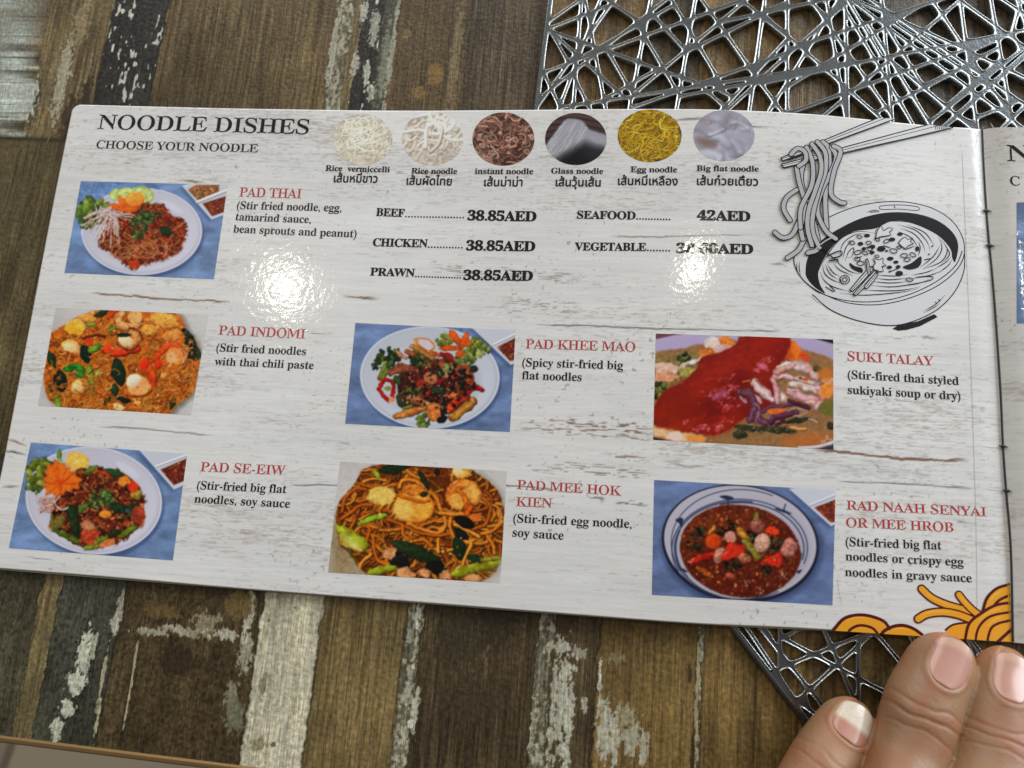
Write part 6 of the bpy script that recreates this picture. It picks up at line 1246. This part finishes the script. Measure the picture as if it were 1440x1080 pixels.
for nm, fg, nl, aw, cs in (('ring', RING, .0108, 36, ((.0176, .6), (.0199, 1.0), (.0221, .55))), ('mid', MID, .0108, 38, ((.0182, .5), (.0205, .9), (.0226, .5))), ('pink', PINK, .0084, 45, ((.0160, .4), (.0182, .6)))):
    cand = np.where(np.abs(hv - fg.c[:200].mean(0)).max(1) < .06)[0]; bu = np.zeros(len(cand)); bd = np.full(len(cand), 1e9)
    for k in range(0, 400, 2):
        d = ((hv[cand] - fg.c[k]) ** 2).sum(1); m_ = d < bd; bd[m_] = d[m_]; bu[m_] = fg.u[k]
    c, t_, sd, up, r_ = fg.fr(bu); bu = bu + ((hv[cand] - c) * t_).sum(1); rel = hv[cand] - c; a_s = (rel * sd).sum(1) / r_; a_u = (rel * up).sum(1) / r_
    ok = (np.sqrt(bd) < r_ * 1.12) & (np.sqrt(bd) < best[cand]); best[cand[ok]] = np.sqrt(bd[ok])
    top = np.clip(a_u + .25, 0, 1) * ok
    for uc, dp in cs:                         # skin folds over the last joint
        wav = uc + .0011 * np.abs(a_s) ** 2 * (1 if uc > cs[len(cs) // 2][0] else -1) + .0014 * (vn(a_s * 2.3, a_s * 0 + uc * 900, 3) - .5)
        disp[cand] -= .00026 * dp * np.exp(-((bu - wav) / .00034) ** 2) * top
    disp[cand] += .0003 * np.exp(-((bu - np.mean([x_[0] for x_ in cs])) / .0035) ** 2) * top
    # nail bed: a shallow trough with a raised fold round it
    ang = np.degrees(np.arctan2(np.abs(a_s), np.maximum(a_u, 1e-3))); inn = np.maximum(ang / aw, 0); v_ = (bu - .0021) / nl
    rr = np.maximum(inn, np.where(v_ > .55, np.sqrt(inn ** 2 + np.maximum((v_ - .55) / .45, 0) ** 2), inn))
    disp[cand] += ok * (a_u > 0) * (-.0004 * sm(1.0, .9, rr) + .00014 * np.exp(-((rr - 1.12) / .11) ** 2) * (v_ > .1))
    red = np.exp(-((bu - .0195) / .004) ** 2) * .5 + np.exp(-(bu / .008) ** 2) * .55 + .5 * np.exp(-((rr - 1.1) / .15) ** 2) * (a_u > 0)
    paint[cand] += (ok * red)[:, None] * np.array((3., -8., -8.))
    NAILS[nm] = (fg, nl, aw)
big = fbm(hv[:, 0] * 160, hv[:, 1] * 160 + hv[:, 2] * 90, 4, 3); paint *= (1 + .16 * (big - .5))[:, None]; paint[:, 1:] -= 16 * (vn(hv[:, 0] * 420, hv[:, 1] * 420, 9) - .5)[:, None]
hv += hn * disp[:, None]; hm.vertices.foreach_set('co', hv.astype(np.float32).ravel())
c4 = np.ones((len(hv), 4), np.float32); c4[:, :3] = lin(paint, 1.0)
at_ = hm.color_attributes.new('paint', 'FLOAT_COLOR', 'POINT'); at_.data.foreach_set('color', c4.ravel()); hm.polygons.foreach_set('use_smooth', np.ones(len(hm.polygons), bool)); hm.update()
SKIN, t, b = mat('skin')
a_ = nd(t, 'ShaderNodeAttribute', attribute_name='paint'); pos = nd(t, 'ShaderNodeNewGeometry').outputs['Position']
t.links.new(a_.outputs['Color'], b.inputs['Base Color']); b.inputs['Roughness'].default_value = .46; b.inputs['Specular IOR Level'].default_value = .42
b.inputs['Subsurface Weight'].default_value = .22; b.inputs['Subsurface Radius'].default_value = (1, .35, .2); b.inputs['Subsurface Scale'].default_value = .0016
vo = nd(t, 'ShaderNodeTexVoronoi', feature='DISTANCE_TO_EDGE'); vo.inputs['Scale'].default_value = 2100; t.links.new(pos, vo.inputs['Vector'])
t.links.new(bump(t, vo.outputs[0], 5e-5, .6, bump(t, noise(t, pos, 700, 4, .6), 1.6e-4, .7)), b.inputs['Normal'])
hm.name = 'hand'; hand = link('hand', hm, SKIN); props(hand, 'hand with pale glossy nails pressing fingertips on the menu at its lower corner', 'hand')
NAILM, t, b = mat('nail_gloss')
a_ = nd(t, 'ShaderNodeAttribute', attribute_name='paint'); t.links.new(a_.outputs['Color'], b.inputs['Base Color']); b.inputs['Roughness'].default_value = .3
b.inputs['Coat Weight'].default_value = .4; b.inputs['Coat Roughness'].default_value = .12; b.inputs['Subsurface Weight'].default_value = .2; b.inputs['Subsurface Scale'].default_value = .001; b.inputs['Subsurface Radius'].default_value = (1, .4, .3)
for nm, (fg, nl, aw) in NAILS.items():
    nu, na = 60, 41; v, s_ = np.meshgrid(np.linspace(0, 1, nu), np.linspace(-1, 1, na), indexing='ij')
    wv = np.where(v > .55, np.sqrt(np.maximum(1 - ((v - .55) / .45) ** 2, .0)), 1 - .10 * np.maximum(.12 - v, 0) / .12)
    u = .0019 + v * nl + .0011 * s_ ** 2 * (1 - v) ** 2; ang = np.radians(aw * 1.0) * s_ * np.maximum(wv, .02)
    c, t_, sd, up, r_ = fg.fr(np.maximum(u, 0)); c = c + t_ * np.minimum(u, 0)[..., None]
    lift = .00012 - .00035 * np.maximum(np.abs(s_), sm(.9, 1, v)) ** 8 - .0004 * np.exp(-np.maximum(u, 0) / .0012) ; rr = r_ * (1 - .10 * np.exp(-np.maximum(u, 0) / .0028)) + lift
    V = c + rr[..., None] * (np.sin(ang)[..., None] * sd + fg.flat * np.cos(ang)[..., None] * up)
    base = np.array((184., 136., 120.)); tipc = np.array((200., 160., 138.)); moon = np.array((190., 146., 128.))
    col = base + (tipc - base) * sm(.26, .10, v)[..., None] + (moon - base) * sm(.82, .95, v)[..., None]
    if nm == 'pink':
        k = sm(.64, .46, v + .03 * s_ ** 2); gl = vn(u * 9000, s_ * 22, 3); col = np.array((176., 122., 104.)) * (1 - k[..., None]) + (np.array((212., 200., 180.)) * (.92 + .14 * gl[..., None])) * k[..., None]
    link('fingernail', mesh_np('fingernail', V, gridf(nu, na), lin(col), smooth=True), NAILM, hand, {'pink': 'small nail with pearly shimmer grown halfway out', 'ring': 'pale pink glossy nail', 'mid': None}[nm])
